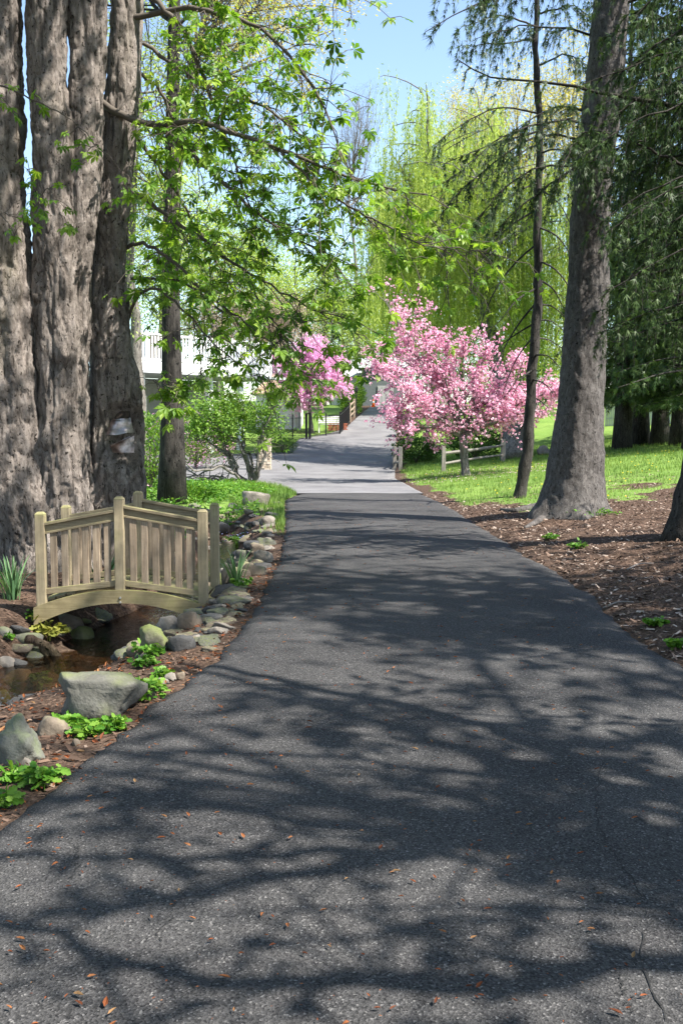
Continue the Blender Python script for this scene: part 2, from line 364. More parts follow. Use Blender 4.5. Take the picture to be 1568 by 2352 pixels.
M['white'] = plain('white', (.8, .8, .79), .5, var=.04)
M['grey_paint'] = plain('grey_paint', (.4, .41, .42), .6, var=.06)
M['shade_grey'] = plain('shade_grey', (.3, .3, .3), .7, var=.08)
M['dark_backing'] = plain('dark_backing', (.07, .06, .05), .8); M['shed_wall'] = plain('shed_wall', (.1, .115, .12), .8)
M['roof_brown'] = rnd_mat('roof_brown', [(.2, .13, .09), (.34, .24, .17), (.45, .34, .25)], .9, .15, 30)
M['roof_grey'] = rnd_mat('roof_grey', [(.34, .36, .37), (.48, .5, .51)], .8, .2, 20)
M['black_metal'] = plain('black_metal', (.012, .012, .013), .45, .0, .1)
M['glass'] = plain('glass', (.03, .04, .05), .08, 0, .1, spec=.8)
M['orange'] = plain('orange', (.75, .13, .02), .5, var=.05)
M['brick'] = rnd_mat('brick', [(.3, .1, .06), (.42, .16, .1)], .9, .1, 40)
M['pillar_stone'] = rnd_mat('pillar_stone', [(.42, .34, .25), (.6, .5, .38), (.7, .62, .5)], .9, .15, 18)
M['mortar'] = plain('mortar', (.33, .28, .22), .95)
M['patch_metal'] = plain('patch_metal', (.3, .255, .25), .28, .9, .6, 9, .35)
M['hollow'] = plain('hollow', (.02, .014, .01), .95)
M['bolt'] = plain('bolt', (.5, .5, .48), .4, .8)

# ------------------------------------------------------------------ the lie of the land
_ys = np.arange(-20, 420, .5)
_z = np.interp(_ys, [-20, 36, 44, 50, 55, 60, 70, 80, 100, 420], [0, 0, .08, .62, 1.3, 1.88, 2.85, 3.7, 4.6, 9])
_k = np.ones(7) / 7; _z[8:-8] = np.convolve(_z, _k, 'same')[8:-8]
def zr(y): return np.interp(y, _ys, _z)
def edge(px): return np.array([on_z(u, v)[:2] for u, v in px])
_L = edge([(0, 1875), (126, 1788), (306, 1648), (432, 1547), (500, 1511), (544, 1443), (576, 1406), (612, 1335), (642, 1282), (660, 1216), (656, 1146)])
_R = edge([(1543, 1509), (1435, 1444), (1363, 1365), (1291, 1318), (1219, 1279), (1140, 1228), (1090, 1199), (1050, 1174), (931, 1112), (906, 1098)])
LY = np.r_[-12, _L[:, 1], 26.6, 30, 32.4]; LX = np.r_[-2.9, _L[:, 0], -1.15, -1.8, -2.7]
RY = np.r_[-12, 3, _R[:, 1], 44, 50, 55, 60, 70, 80, 90]; RX = np.r_[1.9, 2.3, _R[:, 0], 2.35, 2.7, 3.0, 3.3, 3.9, 4.4, 4.8]
FLY = np.array([26.4, 30, 32.4, 33.6, 34.2, 48.5, 49.2, 50, 55, 57, 60, 70, 80, 90]); FLX = np.array([-1.15, -1.8, -2.7, -6, -19, -19, -6, -2.9, -2.3, -.9, .2, 1.25, 2.3, 2.6])
def XL(y): return np.where(y < 32.4, np.interp(y, LY, LX), np.interp(y, FLY, FLX))
def XR(y): return np.interp(y, RY, RX)
SY = np.array([-12, 2, 4, 6, 7.4, 8, 9.5, 10.5, 13, 17, 22, 27, 30]); SX = np.array([-9, -4.9, -4.1, -3.25, -2.8, -2.62, -2.36, -2.2, -1.95, -2.05, -2.6, -3.3, -3.6])
def XS(y): return np.interp(y, SY, SX)
def H(x, y):
    x = np.asarray(x, float); y = np.asarray(y, float); z0 = zr(y)
    eR = x - XR(y); eL = np.interp(y, np.r_[LY, 60, 90], np.r_[LX, .2, 2.6]) - x
    er = np.maximum(eR, 0)
    zR = z0 * .85 + .1 * np.minimum(er, 26) + .04 * np.maximum(er - 26, 0) - .02 * np.exp(-er * 5)
    s = x - XS(y); fade = 1 - sstep(19, 24, y)
    far_left = .03 * np.maximum(eL - 3.2, 0)
    zL = z0 - .05 - .1 * sstep(0, 1.2, eL) * fade + np.minimum(far_left, 3) - .52 * np.exp(-(np.abs(s) / np.interp(y, [9, 13, 20], [.72, .5, .4])) ** 3.2) * fade
    z = np.where(eR > 0, zR, np.where(eL > 0, zL, z0 - .05))
    pav = (y > 33.2) & (y < 50) & (x > -19.5) & (x < -2)
    z = np.where(pav, z0 - .06, z)
    bumpy = .035 * n2(x, y, 1.7, 3, 5) * np.clip(np.maximum(eR, eL) * 1.5, 0, 1) * np.where(pav, 0, 1)
    return z + bumpy
def h1(x, y): return float(H(np.array([x]), np.array([y]))[0])
def hit(u, v):                        # first ground point under a picture position
    d = ray(u, v); Y = np.arange(2.5, 120, .03)
    z = CAMZ + d[2] * Y; k = np.nonzero(z < H(d[0] * Y, Y))[0]
    Yh = Y[k[0]] if len(k) else 120
    return A(d[0] * Yh, Yh, CAMZ + d[2] * Yh)

gx = np.unique(np.r_[np.linspace(-400, -60, 12), np.linspace(-60, -20, 21), np.linspace(-20, -6, 29), np.arange(-6, 9, .1), np.linspace(9, 25, 33), np.linspace(25, 60, 18), np.linspace(60, 400, 12)].round(4))
gy = np.unique(np.r_[np.linspace(-60, 0, 13), np.arange(0, 4, .25), np.arange(4, 30, .1), np.arange(30, 60, .5), np.linspace(60, 130, 36), np.linspace(130, 400, 12)].round(4))
GX, GY = np.meshgrid(gx, gy); GZ = H(GX, GY)
gv = np.stack([GX, GY, GZ], -1).reshape(-1, 3); nx, ny = len(gx), len(gy)
ii = (np.arange(ny - 1)[:, None] * nx + np.arange(nx - 1)[None]).ravel()
def grass_w(x, y):
    eR = x - XR(y)
    g = sstep(-1.0, 1.2, (y - 23.2 - .25 * (x - 4)) * .6 + 1.3 * n2(x, y, .5, 3, 11) + .5 * n2(x, y, 2.5, 2, 3)) * sstep(.0, .5, eR - .2 + .25 * n2(x, y, 1.3, 2, 9))
    g = np.maximum(g, .8 * sstep(.1, .7, n2(x, y, .9, 3, 31) + .12 * (y - 17)) * sstep(.5, 1.4, eR) * sstep(11, 17, y))
    left = sstep(15, 18, y + 1.5 * n2(x, y, .8, 3, 2)) * (x < XL(y) - .05) * np.maximum(sstep(.55, 1.1, np.abs(x - XS(y)) + .3 * n2(x, y, 1.5, 2, 8)), y > 21.5) * .75
    return np.clip(np.where(x > 0, g, left * .9), 0, 1)
gw = grass_w(gv[:, 0], gv[:, 1])
def ground_mat():
    m, nt, b = newmat('ground'); co = coords(nt)
    a = attr(nt); n1 = noise(nt, co, 3, 6, .65); n2_ = noise(nt, co, 28, 4, .7); n3 = noise(nt, co, .35, 3)
    soil = ramp(nt, n2_, [(.3, (.03, .02, .014)), (.5, (.085, .056, .041)), (.66, (.165, .115, .085)), (.8, (.32, .25, .2))])
    soil = mixc(nt, .5, soil, ramp(nt, n1, [(.3, (.35, .33, .33)), (.7, (1.1, 1.05, 1))]), 'MULTIPLY')
    gr = ramp(nt, n2_, [(.3, (.07, .13, .025)), (.55, (.13, .22, .045)), (.75, (.22, .3, .075))])
    gr = mixc(nt, ramp(nt, n3, [(.4, (0, 0, 0)), (.65, (.5, .5, .5))]), gr, (.22, .3, .07))
    gr = mixc(nt, ramp(nt, noise(nt, co, 1.1, 5), [(.5, (0, 0, 0)), (.68, (.7, .7, .7))]), gr, (.09, .15, .03)); gr = mixc(nt, ramp(nt, noise(nt, co, .8, 5, .6, 1), [(.6, (0, 0, 0)), (.72, (.45, .45, .45))]), gr, (.25, .22, .11))
    ad = nt.nodes.new('ShaderNodeMath'); ad.operation = 'MULTIPLY_ADD'; nt.links.new(n2_, ad.inputs[0]); ad.inputs[1].default_value = .5; nt.links.new(a, ad.inputs[2])
    f = ramp(nt, ad.outputs[0], [(.6, (0, 0, 0)), (.85, (1, 1, 1))])
    nt.links.new(mixc(nt, f, soil, gr), b.inputs['Base Color']); b.inputs['Roughness'].default_value = .95; b.inputs['Specular IOR Level'].default_value = .1
    bump(nt, b, n2_, .8, .03)
    return m
M['ground'] = ground_mat()
tag(obj('ground', gv, np.stack([ii, ii + 1, ii + nx + 1, ii + nx], -1), M['ground'], None, gw, True, (0, 0, 0)), kind='structure')

# the driveway: a dark near stretch and a paler old stretch going uphill, both with a real edge
def strip(name, ys, fl, fr, m, nxs, dz, jit, label_none=None):
    ys = np.asarray(ys); l = fl(ys) + jit * n2(ys * 0, ys, 2.2, 3, 41) + jit * .6 * n2(ys * 0, ys, 9, 2, 43); r = fr(ys) + jit * n2(ys * 0, ys, 2.2, 3, 51) + jit * .6 * n2(ys * 0, ys, 9, 2, 53)
    t = np.linspace(0, 1, nxs); X = l[:, None] * (1 - t) + r[:, None] * t; Y = np.repeat(ys[:, None], nxs, 1)
    e = np.minimum(X - l[:, None], r[:, None] - X)
    Z = zr(Y) + dz + .012 * n2(X, Y, .6, 2, 61) - .035 * np.exp(-(e / .12) ** 1.0) * (jit > .02)
    X = np.concatenate([X[:, :1] - .02, X, X[:, -1:] + .02], 1); Y = np.concatenate([Y[:, :1], Y, Y[:, -1:]], 1); Z = np.concatenate([Z[:, :1] - .16, Z, Z[:, -1:] - .16], 1)
    n, k = X.shape; i = (np.arange(n - 1)[:, None] * k + np.arange(k - 1)[None]).ravel()
    V = np.stack([X, Y, Z], -1).reshape(-1, 3)
    return tag(obj(name, V, np.stack([i, i + 1, i + k + 1, i + k], -1), m, None, None, True, (0, 0, 0)), kind='structure')
ROADJ = .035
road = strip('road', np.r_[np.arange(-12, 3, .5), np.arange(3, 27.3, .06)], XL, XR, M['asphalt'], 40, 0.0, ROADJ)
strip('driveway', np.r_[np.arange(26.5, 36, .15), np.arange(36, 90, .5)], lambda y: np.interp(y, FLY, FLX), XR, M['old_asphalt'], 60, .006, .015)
def road_z(x, y): return float(zr(y)) + .012 * float(n2(np.array([x]), np.array([y]), .6, 2, 61)[0])
for pl, wd in (([(1390, 1700), (1384, 1760), (1372, 1830), (1368, 1860), (1380, 1924), (1428, 1988), (1465, 2049), (1495, 2094), (1470, 2154), (1472, 2219), (1505, 2299), (1530, 2352)], .008),
               ([(470, 1990), (430, 2049), (396, 2079), (386, 2119), (361, 2144), (378, 2159)], .006), ([(1450, 1869), (1466, 1880), (1490, 1894)], .005), ([(1525, 1874), (1536, 1910), (1532, 1950)], .006),
               ([(1310, 1640), (1330, 1600), (1372, 1570), (1380, 1540)], .006), ([(172, 1940), (176, 1990), (168, 2020)], .008), ([(1428, 2240), (1432, 2300), (1450, 2330)], .005)):
    P = resample([on_z(*p) for p in pl], 46); P[:, :2] += RNG.normal(0, .008, (46, 2)); 
    T = norm(np.gradient(P, axis=0)); S = np.cross(T, A(0, 0, 1)); wv = wd * (.15 + RNG.random(46) ** 2) * .45
    P[:, 2] = [road_z(x, y) + .004 for x, y, _ in P]
    V = np.concatenate([P - S * wv[:, None], P + S * wv[:, None]]); k = np.arange(45)
    obj('crack', V, np.stack([k, k + 46, k + 47, k + 1], -1), M['crack'], road)

# water of the little stream
def water_mat():
    m, nt, b = newmat('water'); nt.nodes.remove(b); co = coords(nt, (1, .6, 1))
    gl = nt.nodes.new('ShaderNodeBsdfGlossy'); gl.inputs['Roughness'].default_value = .06
    tr = nt.nodes.new('ShaderNodeBsdfTransparent'); tr.inputs[0].default_value = (.5, .4, .28, 1)
    fr = nt.nodes.new('ShaderNodeFresnel'); fr.inputs[0].default_value = 1.33
    bp = nt.nodes.new('ShaderNodeBump'); bp.inputs['Strength'].default_value = .5; bp.inputs['Distance'].default_value = .02
    nt.links.new(noise(nt, co, 16, 3, .6, .6), bp.inputs['Height'])
    nt.links.new(bp.outputs[0], gl.inputs['Normal']); nt.links.new(bp.outputs[0], fr.inputs['Normal'])
    mx = nt.nodes.new('ShaderNodeMixShader'); nt.links.new(fr.outputs[0], mx.inputs[0]); nt.links.new(tr.outputs[0], mx.inputs[1]); nt.links.new(gl.outputs[0], mx.inputs[2])
    nt.links.new(mx.outputs[0], nt.nodes['Material Output'].inputs[0]); return m
M['water'] = water_mat()
ys = np.arange(0, 23, .12); t = np.linspace(-.8, .8, 16); WZ = -.5
V = np.stack([XS(ys)[:, None] + t[None], np.repeat(ys[:, None], 16, 1), np.full((len(ys), 16), WZ) - .004 * np.clip(ys - 9, -2, 20)[:, None]], -1).reshape(-1, 3)
i = (np.arange(len(ys) - 1)[:, None] * 16 + np.arange(15)[None]).ravel()
tag(obj('stream', V, np.stack([i, i + 1, i + 17, i + 16], -1), M['water'], None, None, True, (0, 0, 0)), kind='structure')

# ------------------------------------------------------------------ leaf shapes (along +Y, facing +Z)
LEAF = np.array([[0, 0, 0], [-.26, .45, .05], [0, .5, 0], [.26, .45, .05], [0, 1, -.08]]); LEAFF = np.array([[0, 3, 2], [0, 2, 1], [2, 3, 4], [2, 4, 1]])
DIA = np.array([[0, 0, 0], [.24, .5, .04], [0, 1, 0], [-.24, .5, .04]]); DIAF = np.array([[0, 1, 2], [0, 2, 3]])
SLIM = np.array([[0, 0, 0], [.1, .45, .02], [0, 1, -.05], [-.1, .45, .02]])
def palmate():
    V = []; Fc = []
    for a, L in ((-1.45, .62), (-.75, .86), (0, 1.0), (.75, .86), (1.45, .62)):
        b = len(V); c, s = math.cos(a), math.sin(a)
        for px, py in ((0, .04), (-.2, .62), (0, .58), (.2, .62), (0, 1.0)):
            x, y = px * L, py * L; X, Yy = x * c + y * s, -x * s + y * c
            V.append((X, Yy, -.38 * (py * L) ** 2 + (.05 if px else 0)))
        Fc += [[b, b + 3, b + 2], [b, b + 2, b + 1], [b + 2, b + 3, b + 4], [b + 2, b + 4, b + 1]]
    return np.array(V), np.array(Fc)
PALM, PALMF = palmate()
def pompom(rng, n=12):
    d = norm(rng.normal(size=(n, 3))); R = spin(frames(d), rng.random(n) * 6.28)
    Q = np.array([[-.38, -.1, 0], [.38, -.1, 0], [.45, .55, .18], [-.45, .55, .18]])
    V, Fc, _ = scatter(Q, np.array([[0, 1, 2, 3]]), d * .28, R, np.full(n, .9)); return V, Fc
def sprig():
    V = []; Fc = []
    for a, L in ((-.65, .75), (0, 1.0), (.65, .75), (-.28, .85)):
        b = len(V); s, c = math.sin(a), math.cos(a); wd = .05
        V += [(-wd * c, wd * s, 0), (wd * c, -wd * s, 0), (s * L, c * L, .12 * math.sin(a * 9))]; Fc.append([b, b + 1, b + 2])
    return np.array(V), np.array(Fc)
SPRIG, SPRIGF = sprig()

def put_leaves(name, mat, parent, pos, rng, size, TV=LEAF, TF=LEAFF, droop=.3, jitter=None, rnd=None, dirs=None, kind='stuff'):
    n = len(pos); d = rng.normal(size=(n, 3)) if dirs is None else dirs + rng.normal(size=(n, 3)) * .35
    d = norm(d); d[:, 2] = d[:, 2] * .6 - droop
    R = spin(frames(d), rng.normal(0, .8, n)); s = size * (.6 + .8 * rng.random(n))
    V, Fc, r = scatter(TV, TF, pos, R, s, rnd, rng)
    o = obj(name, V, Fc, mat, parent, r)
    if kind: o['kind'] = kind
    return o

# ------------------------------------------------------------------ broadleaf tree
def grow(rng, base, top, r0, cc, cr, n_limb, n_sub, n_twig, start=.3, upb=.35, trunk=None, flare=1.5, tw=.25, wood_seg=10, limb_r=.38):
    base, top, cc, cr = (np.array(a, float) for a in (base, top, cc, cr))
    wood = MB(); L = np.linalg.norm(top - base)
    if trunk is None:
        P = base + (top - base) * np.linspace(0, 1, 16)[:, None]; P[1:, :2] += np.cumsum(rng.normal(0, L * .006, (15, 2)), 0)
    else: P = resample(trunk, 20)
    tt = np.linspace(0, 1, len(P)); rad = r0 * (1 - .86 * tt) * (1 + (flare - 1) * np.exp(-tt * len(P) * .55))
    P[0, 2] -= .15
    wood.add(*tube(P, rad, wood_seg)); anch = []; dirs = []
    def inside(p):
        q = (p - cc) / cr; l = np.linalg.norm(q); return cc + cr * q / l * min(l, 1.0 + .08 * rng.random()) if l > 1 else p
    for k in range(n_limb):
        d = norm(rng.normal(size=3) + A(0, 0, upb)); tgt = cc + cr * d * (.55 + .45 * rng.random())
        t0 = start + (.93 - start) * min(1, max(0, (tgt[2] - P[0, 2]) / L * .8 + rng.normal(0, .08) - .05)); t0 = min(max(t0, start), .95)
        p0 = np.array([np.interp(t0, tt, P[:, c]) for c in range(3)]); ll = np.linalg.norm(tgt - p0)
        out = norm((tgt - p0) * A(1, 1, .35)); path = bez(p0, p0 + out * ll * .33 + A(0, 0, .05 * ll), p0 + (tgt - p0) * .7 + rng.normal(0, .08 * ll, 3), tgt, 9)
        rl = min(np.interp(t0, tt, rad) * .6, limb_r * r0) * (.6 + .6 * rng.random())
        wood.add(*tube(path, np.linspace(rl, rl * .2, 9), 5, False))
        for j in range(n_sub):
            ti = rng.integers(2, 9); q0 = path[ti]; q1 = inside(q0 + norm(rng.normal(size=3) + d * .6) * cr * (.18 + .3 * rng.random()))
            mid = (q0 + q1) / 2 + rng.normal(0, .06 * ll, 3); sp = bez(q0, mid, mid, q1, 6)
            wood.add(*tube(sp[[0, 2, 3, 5]], np.linspace(rl * .3, rl * .08, 4), 4, False)); dd = norm(q1 - q0)
            for i_ in range(n_twig):
                a = sp[rng.integers(1, 6)]; e = norm(rng.normal(size=3) + dd * .7 - A(0, 0, .1)); ln = cr.mean() * tw * (.4 + .8 * rng.random())
                tp = a + e * ln * np.linspace(0, 1, 4)[:, None] + A(0, 0, -1) * ln * .15 * (np.linspace(0, 1, 4) ** 2)[:, None]
                wood.add(*tube(tp[[0, 2, 3]], np.linspace(rl * .09, rl * .03, 3), 3, False)); anch.append(tp[1:]); dirs.append(np.repeat(e[None], 3, 0))
    return wood, np.concatenate(anch), np.concatenate(dirs)
def broadleaf(name, label, seed, base, h, r0, cc, cr, limbs, leaf_m, lsize, per, bark='grey_bark', group=None, spread=.25, TV=DIA, TF=DIAF, cat='tree', start=.3, trunk=None, limb_r=.38, foliage='crown', droop=.15, upb=.35, tw=.25):
    rng = np.random.default_rng(seed); base = np.array(base, float)
    t = thing(name, base, label, cat, group)
    wood, an, di = grow(rng, base, base + A(0, 0, h), r0, cc, cr, *limbs, start=start, trunk=trunk, limb_r=limb_r, upb=upb, tw=tw)
    wood.build('trunk', M[bark], t, True)
    if per:
        n = int(len(an) * per); k = rng.integers(0, len(an), n); p = an[k] + rng.normal(0, spread, (n, 3))
        put_leaves(foliage, M[leaf_m], t, p, rng, lsize, TV, TF, droop, dirs=di[k])
    return t

# ------------------------------------------------------------------ the giant many-stemmed horse chestnut
gt = thing('giant_chestnut_tree', at(165, 1300, 12.7) * A(1, 1, 0) + A(0, 0, -.2), 'giant old tree with several fused pale trunks behind the wooden bridge', 'tree')
STEMS = [
    (12.75, [(-900, -75, 5), (-300, -85, 38), (0, -85, 50), (200, -82, 53), (400, -78, 60), (600, -70, 70), (800, -60, 84), (950, -50, 100), (1100, -25, 118), (1200, 0, 125), (1260, 10, 135), (1340, -8, 140)]),
    (12.75, [(-900, 70, 120), (-300, 62, 146), (0, 62, 150), (200, 66, 153), (400, 74, 165), (600, 80, 178), (800, 85, 190), (950, 86, 195), (1100, 80, 200), (1200, 60, 205), (1260, 45, 215), (1340, 20, 225)]),
    (12.95, [(-900, 190, 250), (-300, 165, 250), (0, 156, 246), (200, 155, 243), (400, 140, 232), (600, 128, 216), (800, 115, 213), (950, 108, 212), (1100, 100, 214), (1200, 95, 220), (1260, 90, 228), (1340, 80, 240)]),
    (13.35, [(-900, 300, 350), (-300, 268, 332), (0, 254, 330), (200, 240, 322), (400, 218, 304), (470, 212, 301), (600, 206, 291), (800, 203, 300), (900, 200, 312), (1000, 200, 321), (1100, 200, 331), (1180, 198, 338), (1250, 192, 346), (1340, 185, 362)]),
]
NA = 96; ang = np.linspace(0, 2 * math.pi, NA, endpoint=False)
def flutes(C, rr, th, s):
    """ridged, lumpy bark surface offset for ring centres C (n,3), radii rr, angles th"""
    P = np.stack([C[:, None, 0] + rr[:, None] * np.cos(th), C[:, None, 1] + rr[:, None] * np.sin(th), np.repeat(C[:, None, 2], len(th), 1)], -1)
    big = fbm(P * A(2.2, 2.2, .45), 3, s); mid = fbm(P * A(7, 7, 1.5), 3, s + 5); fine = fbm(P * A(22, 22, 7), 2, s + 9)
    plate = np.abs(vnoise(P * A(11, 11, 2.6), s + 21))
    fk = fbm(P * A(12, 12, 6.5) + 5, 3, s + 31) * 2.6; step = (np.floor(fk) + sstep(.82, 1.0, fk - np.floor(fk))) / 2.6
    return P, .085 * big + .03 * mid + .012 * fine - .03 * np.clip(.14 - plate, 0, 1) / .14 + .018 * step
for si, (Yc, rows) in enumerate(STEMS):
    vs = np.array([r[0] for r in rows], float); vv = np.r_[np.linspace(-900, -60, 24), np.linspace(-55, 1340, 330)]
    l = np.interp(vv, vs, [r[1] for r in rows]); r = np.interp(vv, vs, [r[2] for r in rows])
    k = np.ones(9) / 9
    for _ in range(2): l[5:-5] = np.convolve(l, k, 'same')[5:-5]; r[5:-5] = np.convolve(r, k, 'same')[5:-5]
    C = np.array([at((a + b) / 2, v, Yc) for a, b, v in zip(l, r, vv)]); rad = (r - l) / 2 * pxm(Yc)
    P, off = flutes(C, rad, ang, 100 + si * 13)
    off = off * np.clip(rad / .3, .5, 1.2)[:, None]
    V = C[:, None, :] + (rad[:, None] * .98 + off)[..., None] * np.stack([np.cos(ang), np.sin(ang) * .92, 0 * ang], -1)
    # burl and knots
    for (bu, bv, bs, bh) in ((145, 812, .13, .13), (95, 1010, .1, .07), (238, 470, .12, .06), (230, 480, .2, .05), (275, 860, .07, .06), (112, 340, .1, .05), (310, 985, .12, .06), (225, 905, .2, .05), (60, 1150, .25, .08)):
        b = at(bu, bv, Yc - .35); d2 = ((V - b) ** 2 * A(1, .25, .8)).sum(-1)
        V += (np.exp(-d2 / bs ** 2) * bh)[..., None] * np.stack([np.cos(ang) * .5, np.sin(ang), -.3 + 0 * ang], -1)[None]
    # hollow in the right stem, closed by metal sheets
    if si == 3:
        b = at(279, 1000, Yc - .42); d2 = ((V - b) ** 2 * A(9, .5, 6)).sum(-1); V[..., 1] += np.exp(-d2 ** 2 / .9) * .22
    n = len(C); i = (np.arange(n - 1)[:, None] * NA); j = np.arange(NA)[None]; j2 = (j + 1) % NA
    obj('trunk', V.reshape(-1, 3), np.stack([i + j, i + NA + j, i + NA + j2, i + j2], -1).reshape(-1, 4), M['chestnut_bark'], gt, None, True)
# boughs that reach over the stream and the road, traced as (u, v, distance)
BOUGH = [
    ([(235, 235, 13.2), (310, 280, 13), (375, 297, 12.8), (440, 270, 12.6), (520, 300, 12.4), (640, 340, 12.2), (760, 390, 12), (870, 430, 11.9), (965, 445, 11.8)], .06),
    ([(310, -40, 13.3), (420, 60, 13), (465, 170, 12.9), (500, 260, 12.8), (555, 420, 12.7), (600, 540, 12.6)], .05),
    ([(300, 40, 13.3), (450, 15, 13), (600, 60, 12.5), (700, 170, 12.2), (755, 260, 12), (785, 370, 11.9)], .05),
    ([(290, 570, 13.4), (325, 550, 13.2), (400, 600, 13), (480, 680, 12.8), (560, 740, 12.6), (640, 800, 12.5)], .035),
    ([(375, 297, 12.8), (470, 380, 12.7), (590, 490, 12.5), (700, 560, 12.4), (790, 600, 12.3)], .04),
    ([(292, 745, 13.4), (305, 690, 13.2), (355, 650, 13), (430, 720, 12.8), (500, 800, 12.7), (580, 860, 12.6), (620, 900, 12.5)], .03),
    ([(285, 420, 13.4), (420, 520, 13.2), (560, 620, 12.9), (680, 690, 12.7), (800, 755, 12.5)], .04),
    ([(640, 340, 12.2), (740, 440, 12), (850, 500, 11.8), (950, 555, 11.6), (1060, 580, 11.5), (1115, 578, 11.4)], .025),
    ([(330, 100, 13.4), (470, 200, 13.2), (620, 250, 12.9), (720, 330, 12.6), (800, 470, 12.4)], .035),
    ([(300, 300, 13.6), (380, 400, 13.9), (450, 520, 14.2), (520, 640, 14.3), (560, 700, 14.4)], .035),
    ([(300, 160, 13.5), (370, 200, 14), (420, 330, 14.3), (400, 470, 14.4), (360, 600, 14.5)], .035),
    ([(470, -60, 12.8), (620, -30, 12.4), (760, -40, 11.8), (815, 10, 11.6)], .03),
    ([(300, 640, 13.5), (420, 640, 13.6), (520, 720, 13.5), (600, 780, 13.4), (700, 790, 13.2)], .025),
    ([(560, 620, 12.9), (650, 780, 12.6), (700, 800, 12.5)], .02),
    ([(-40, 180, 11.4), (60, 222, 11.3), (150, 262, 11.2), (235, 340, 11.2), (330, 450, 11.2)], .014),
    ([(-40, 330, 11), (40, 375, 11), (110, 425, 11), (170, 480, 11)], .006),
    ([(-40, 520, 10.8), (20, 480, 10.8), (70, 440, 10.8), (130, 470, 10.8), (165, 500, 10.8)], .005),
    ([(300, 860, 13.0), (370, 880, 12.5), (420, 900, 12.2), (330, 890, 12.2)], .006),
]
rng = np.random.default_rng(21); wood = MB(); tips = []; tdir = []
for bi, (pl, r0) in enumerate(BOUGH):
    P = resample([at(*p) for p in pl], 26); P[1:-1] += rng.normal(0, .012, (24, 3)); L = np.linalg.norm(np.diff(P, axis=0), axis=1).sum()
    wood.add(*tube(P, np.linspace(r0 * .8, r0 * .13, 26), 7, False))
    thin = bi in (14, 15, 16, 17); nt_ = int(L * (10 if not thin else 4) * (.55 if bi in (5, 12, 3) else (.25 if bi == 11 else 1)))
    for k in range(nt_):
        i = rng.integers(4 if not thin else 1, 26); T = norm(P[min(i, 25)] - P[max(i - 2, 0)])
        d = norm(T * .7 + rng.normal(size=3) * .75 + A(.1, 0, -.25)); ln = (.35 + .6 * rng.random()) * (.35 if thin else 1); q0 = P[i]
        q = q0 + d * ln * np.linspace(0, 1, 6)[:, None] + A(0, 0, -.3) * ln * (np.linspace(0, 1, 6) ** 2)[:, None]
        q[1:-1] += rng.normal(0, .015, (4, 3)); wood.add(*tube(q, np.linspace(.007, .003, 6), 4, False))
        for s in range(3):
            a = q[rng.integers(1, 6)]; e = norm(d * .5 + rng.normal(size=3) * .8 + A(0, 0, -.1)); l2 = (.12 + .25 * rng.random()) * (.6 if thin else 1)
            q2 = np.stack([a, a + e * l2 * .6, a + e * l2 + A(0, 0, -.04)]); wood.add(*tube(q2, [.005, .004, .003], 3, False)); tips.append(q2[2]); tdir.append(e)
        tips.append(q[-1]); tdir.append(d)
wood.build('bough', M['twig'], gt, True)
tips = np.array(tips); tdir = np.array(tdir); rep = rng.choice([1, 2, 3], len(tips), p=[.35, .45, .2]); tp = np.repeat(tips, rep, 0); td = np.repeat(tdir, rep, 0)
n = len(tp); d = norm(td * A(1, 1, .3) * .5 + rng.normal(size=(n, 3)) * A(.8, .8, .25)); d[:, 2] -= .45
R = spin(frames(d), rng.normal(0, .45, n)); s = .136 * (.5 + .85 * rng.random(n)) * np.where(tp[:, 1] < 11.45, .72, 1.0); rn = np.clip(.5 + .28 * rng.normal(size=n) + .12 * vnoise(tp * 1.2, 3), 0, 1)
dist = np.linalg.norm(tp - A(0, 0, CAMZ), axis=1); order = np.argsort(-(s / dist)); near = order[:300]; rest = order[300:]
V, Fc, rr = scatter(PALM, PALMF, tp[rest], R[rest], s[rest], rn[rest])
cw = obj('crown', V, Fc, M['chestnut_leaf'], gt, rr); cw['kind'] = 'stuff'
lm = [mesh('leaf', PALM, PALMF, M['chestnut_leaf'], np.full(len(PALM), q)) for q in (.1, .3, .5, .7, .9)]
for k in near:
    o = bpy.data.objects.new('leaf', lm[min(4, int(rn[k] * 5))]); COL.objects.link(o); o.parent = gt
    m4 = Matrix(R[k].tolist()).to_4x4(); m4 = Matrix.Translation(Vector((tp[k] - ORG[gt.name]).tolist())) @ m4 @ Matrix.Diagonal((s[k], s[k], s[k], 1)); o.matrix_local = m4
# the top of the tree, above the picture
wood = MB(); an = []
for si in range(4):
    p0 = at([-30, 95, 200, 310][si], -880, [12.75, 12.75, 12.95, 13.35][si])
    for k in range(6):
        e = p0 + A(rng.normal(-1, 2), rng.normal(.5, 2), 1 + 3 * rng.random()); q = bez(p0, p0 + A(0, 0, 1), (p0 + e) / 2, e, 7); wood.add(*tube(q, np.linspace(.12, .02, 7), 5, False)); an.append(q[2:])
for k in range(16):  # unseen boughs added over the road to dim the sky light there
    p0 = at([95, 200, 310][k % 3], -560, [12.75, 12.95, 13.35][k % 3]); e = A(-1.5 + 5 * rng.random(), 1.5 + 7 * rng.random(), 10 + 2.5 * rng.random()); q = bez(p0, p0 * .7 + e * .3 + A(0, 0, 1.2), p0 * .3 + e * .7 + A(0, 0, 1), e, 12); wood.add(*tube(q, np.linspace(.1, .02, 12), 5, False)); an.append(q[5:])
    for m_ in range(5): a0 = q[rng.integers(5, 12)]; e2 = a0 + rng.normal(0, .9, 3) * A(1, 1, .4); wood.add(*tube(np.stack([a0, (a0 + e2) / 2 + A(0, 0, .1), e2]), [.025, .016, .008], 4, False)); an.append(np.stack([(a0 + e2) / 2, e2, e2]))
wood.build('upper_bough', M['twig'], gt, True); an = np.concatenate(an); k = rng.integers(0, len(an), 4200)
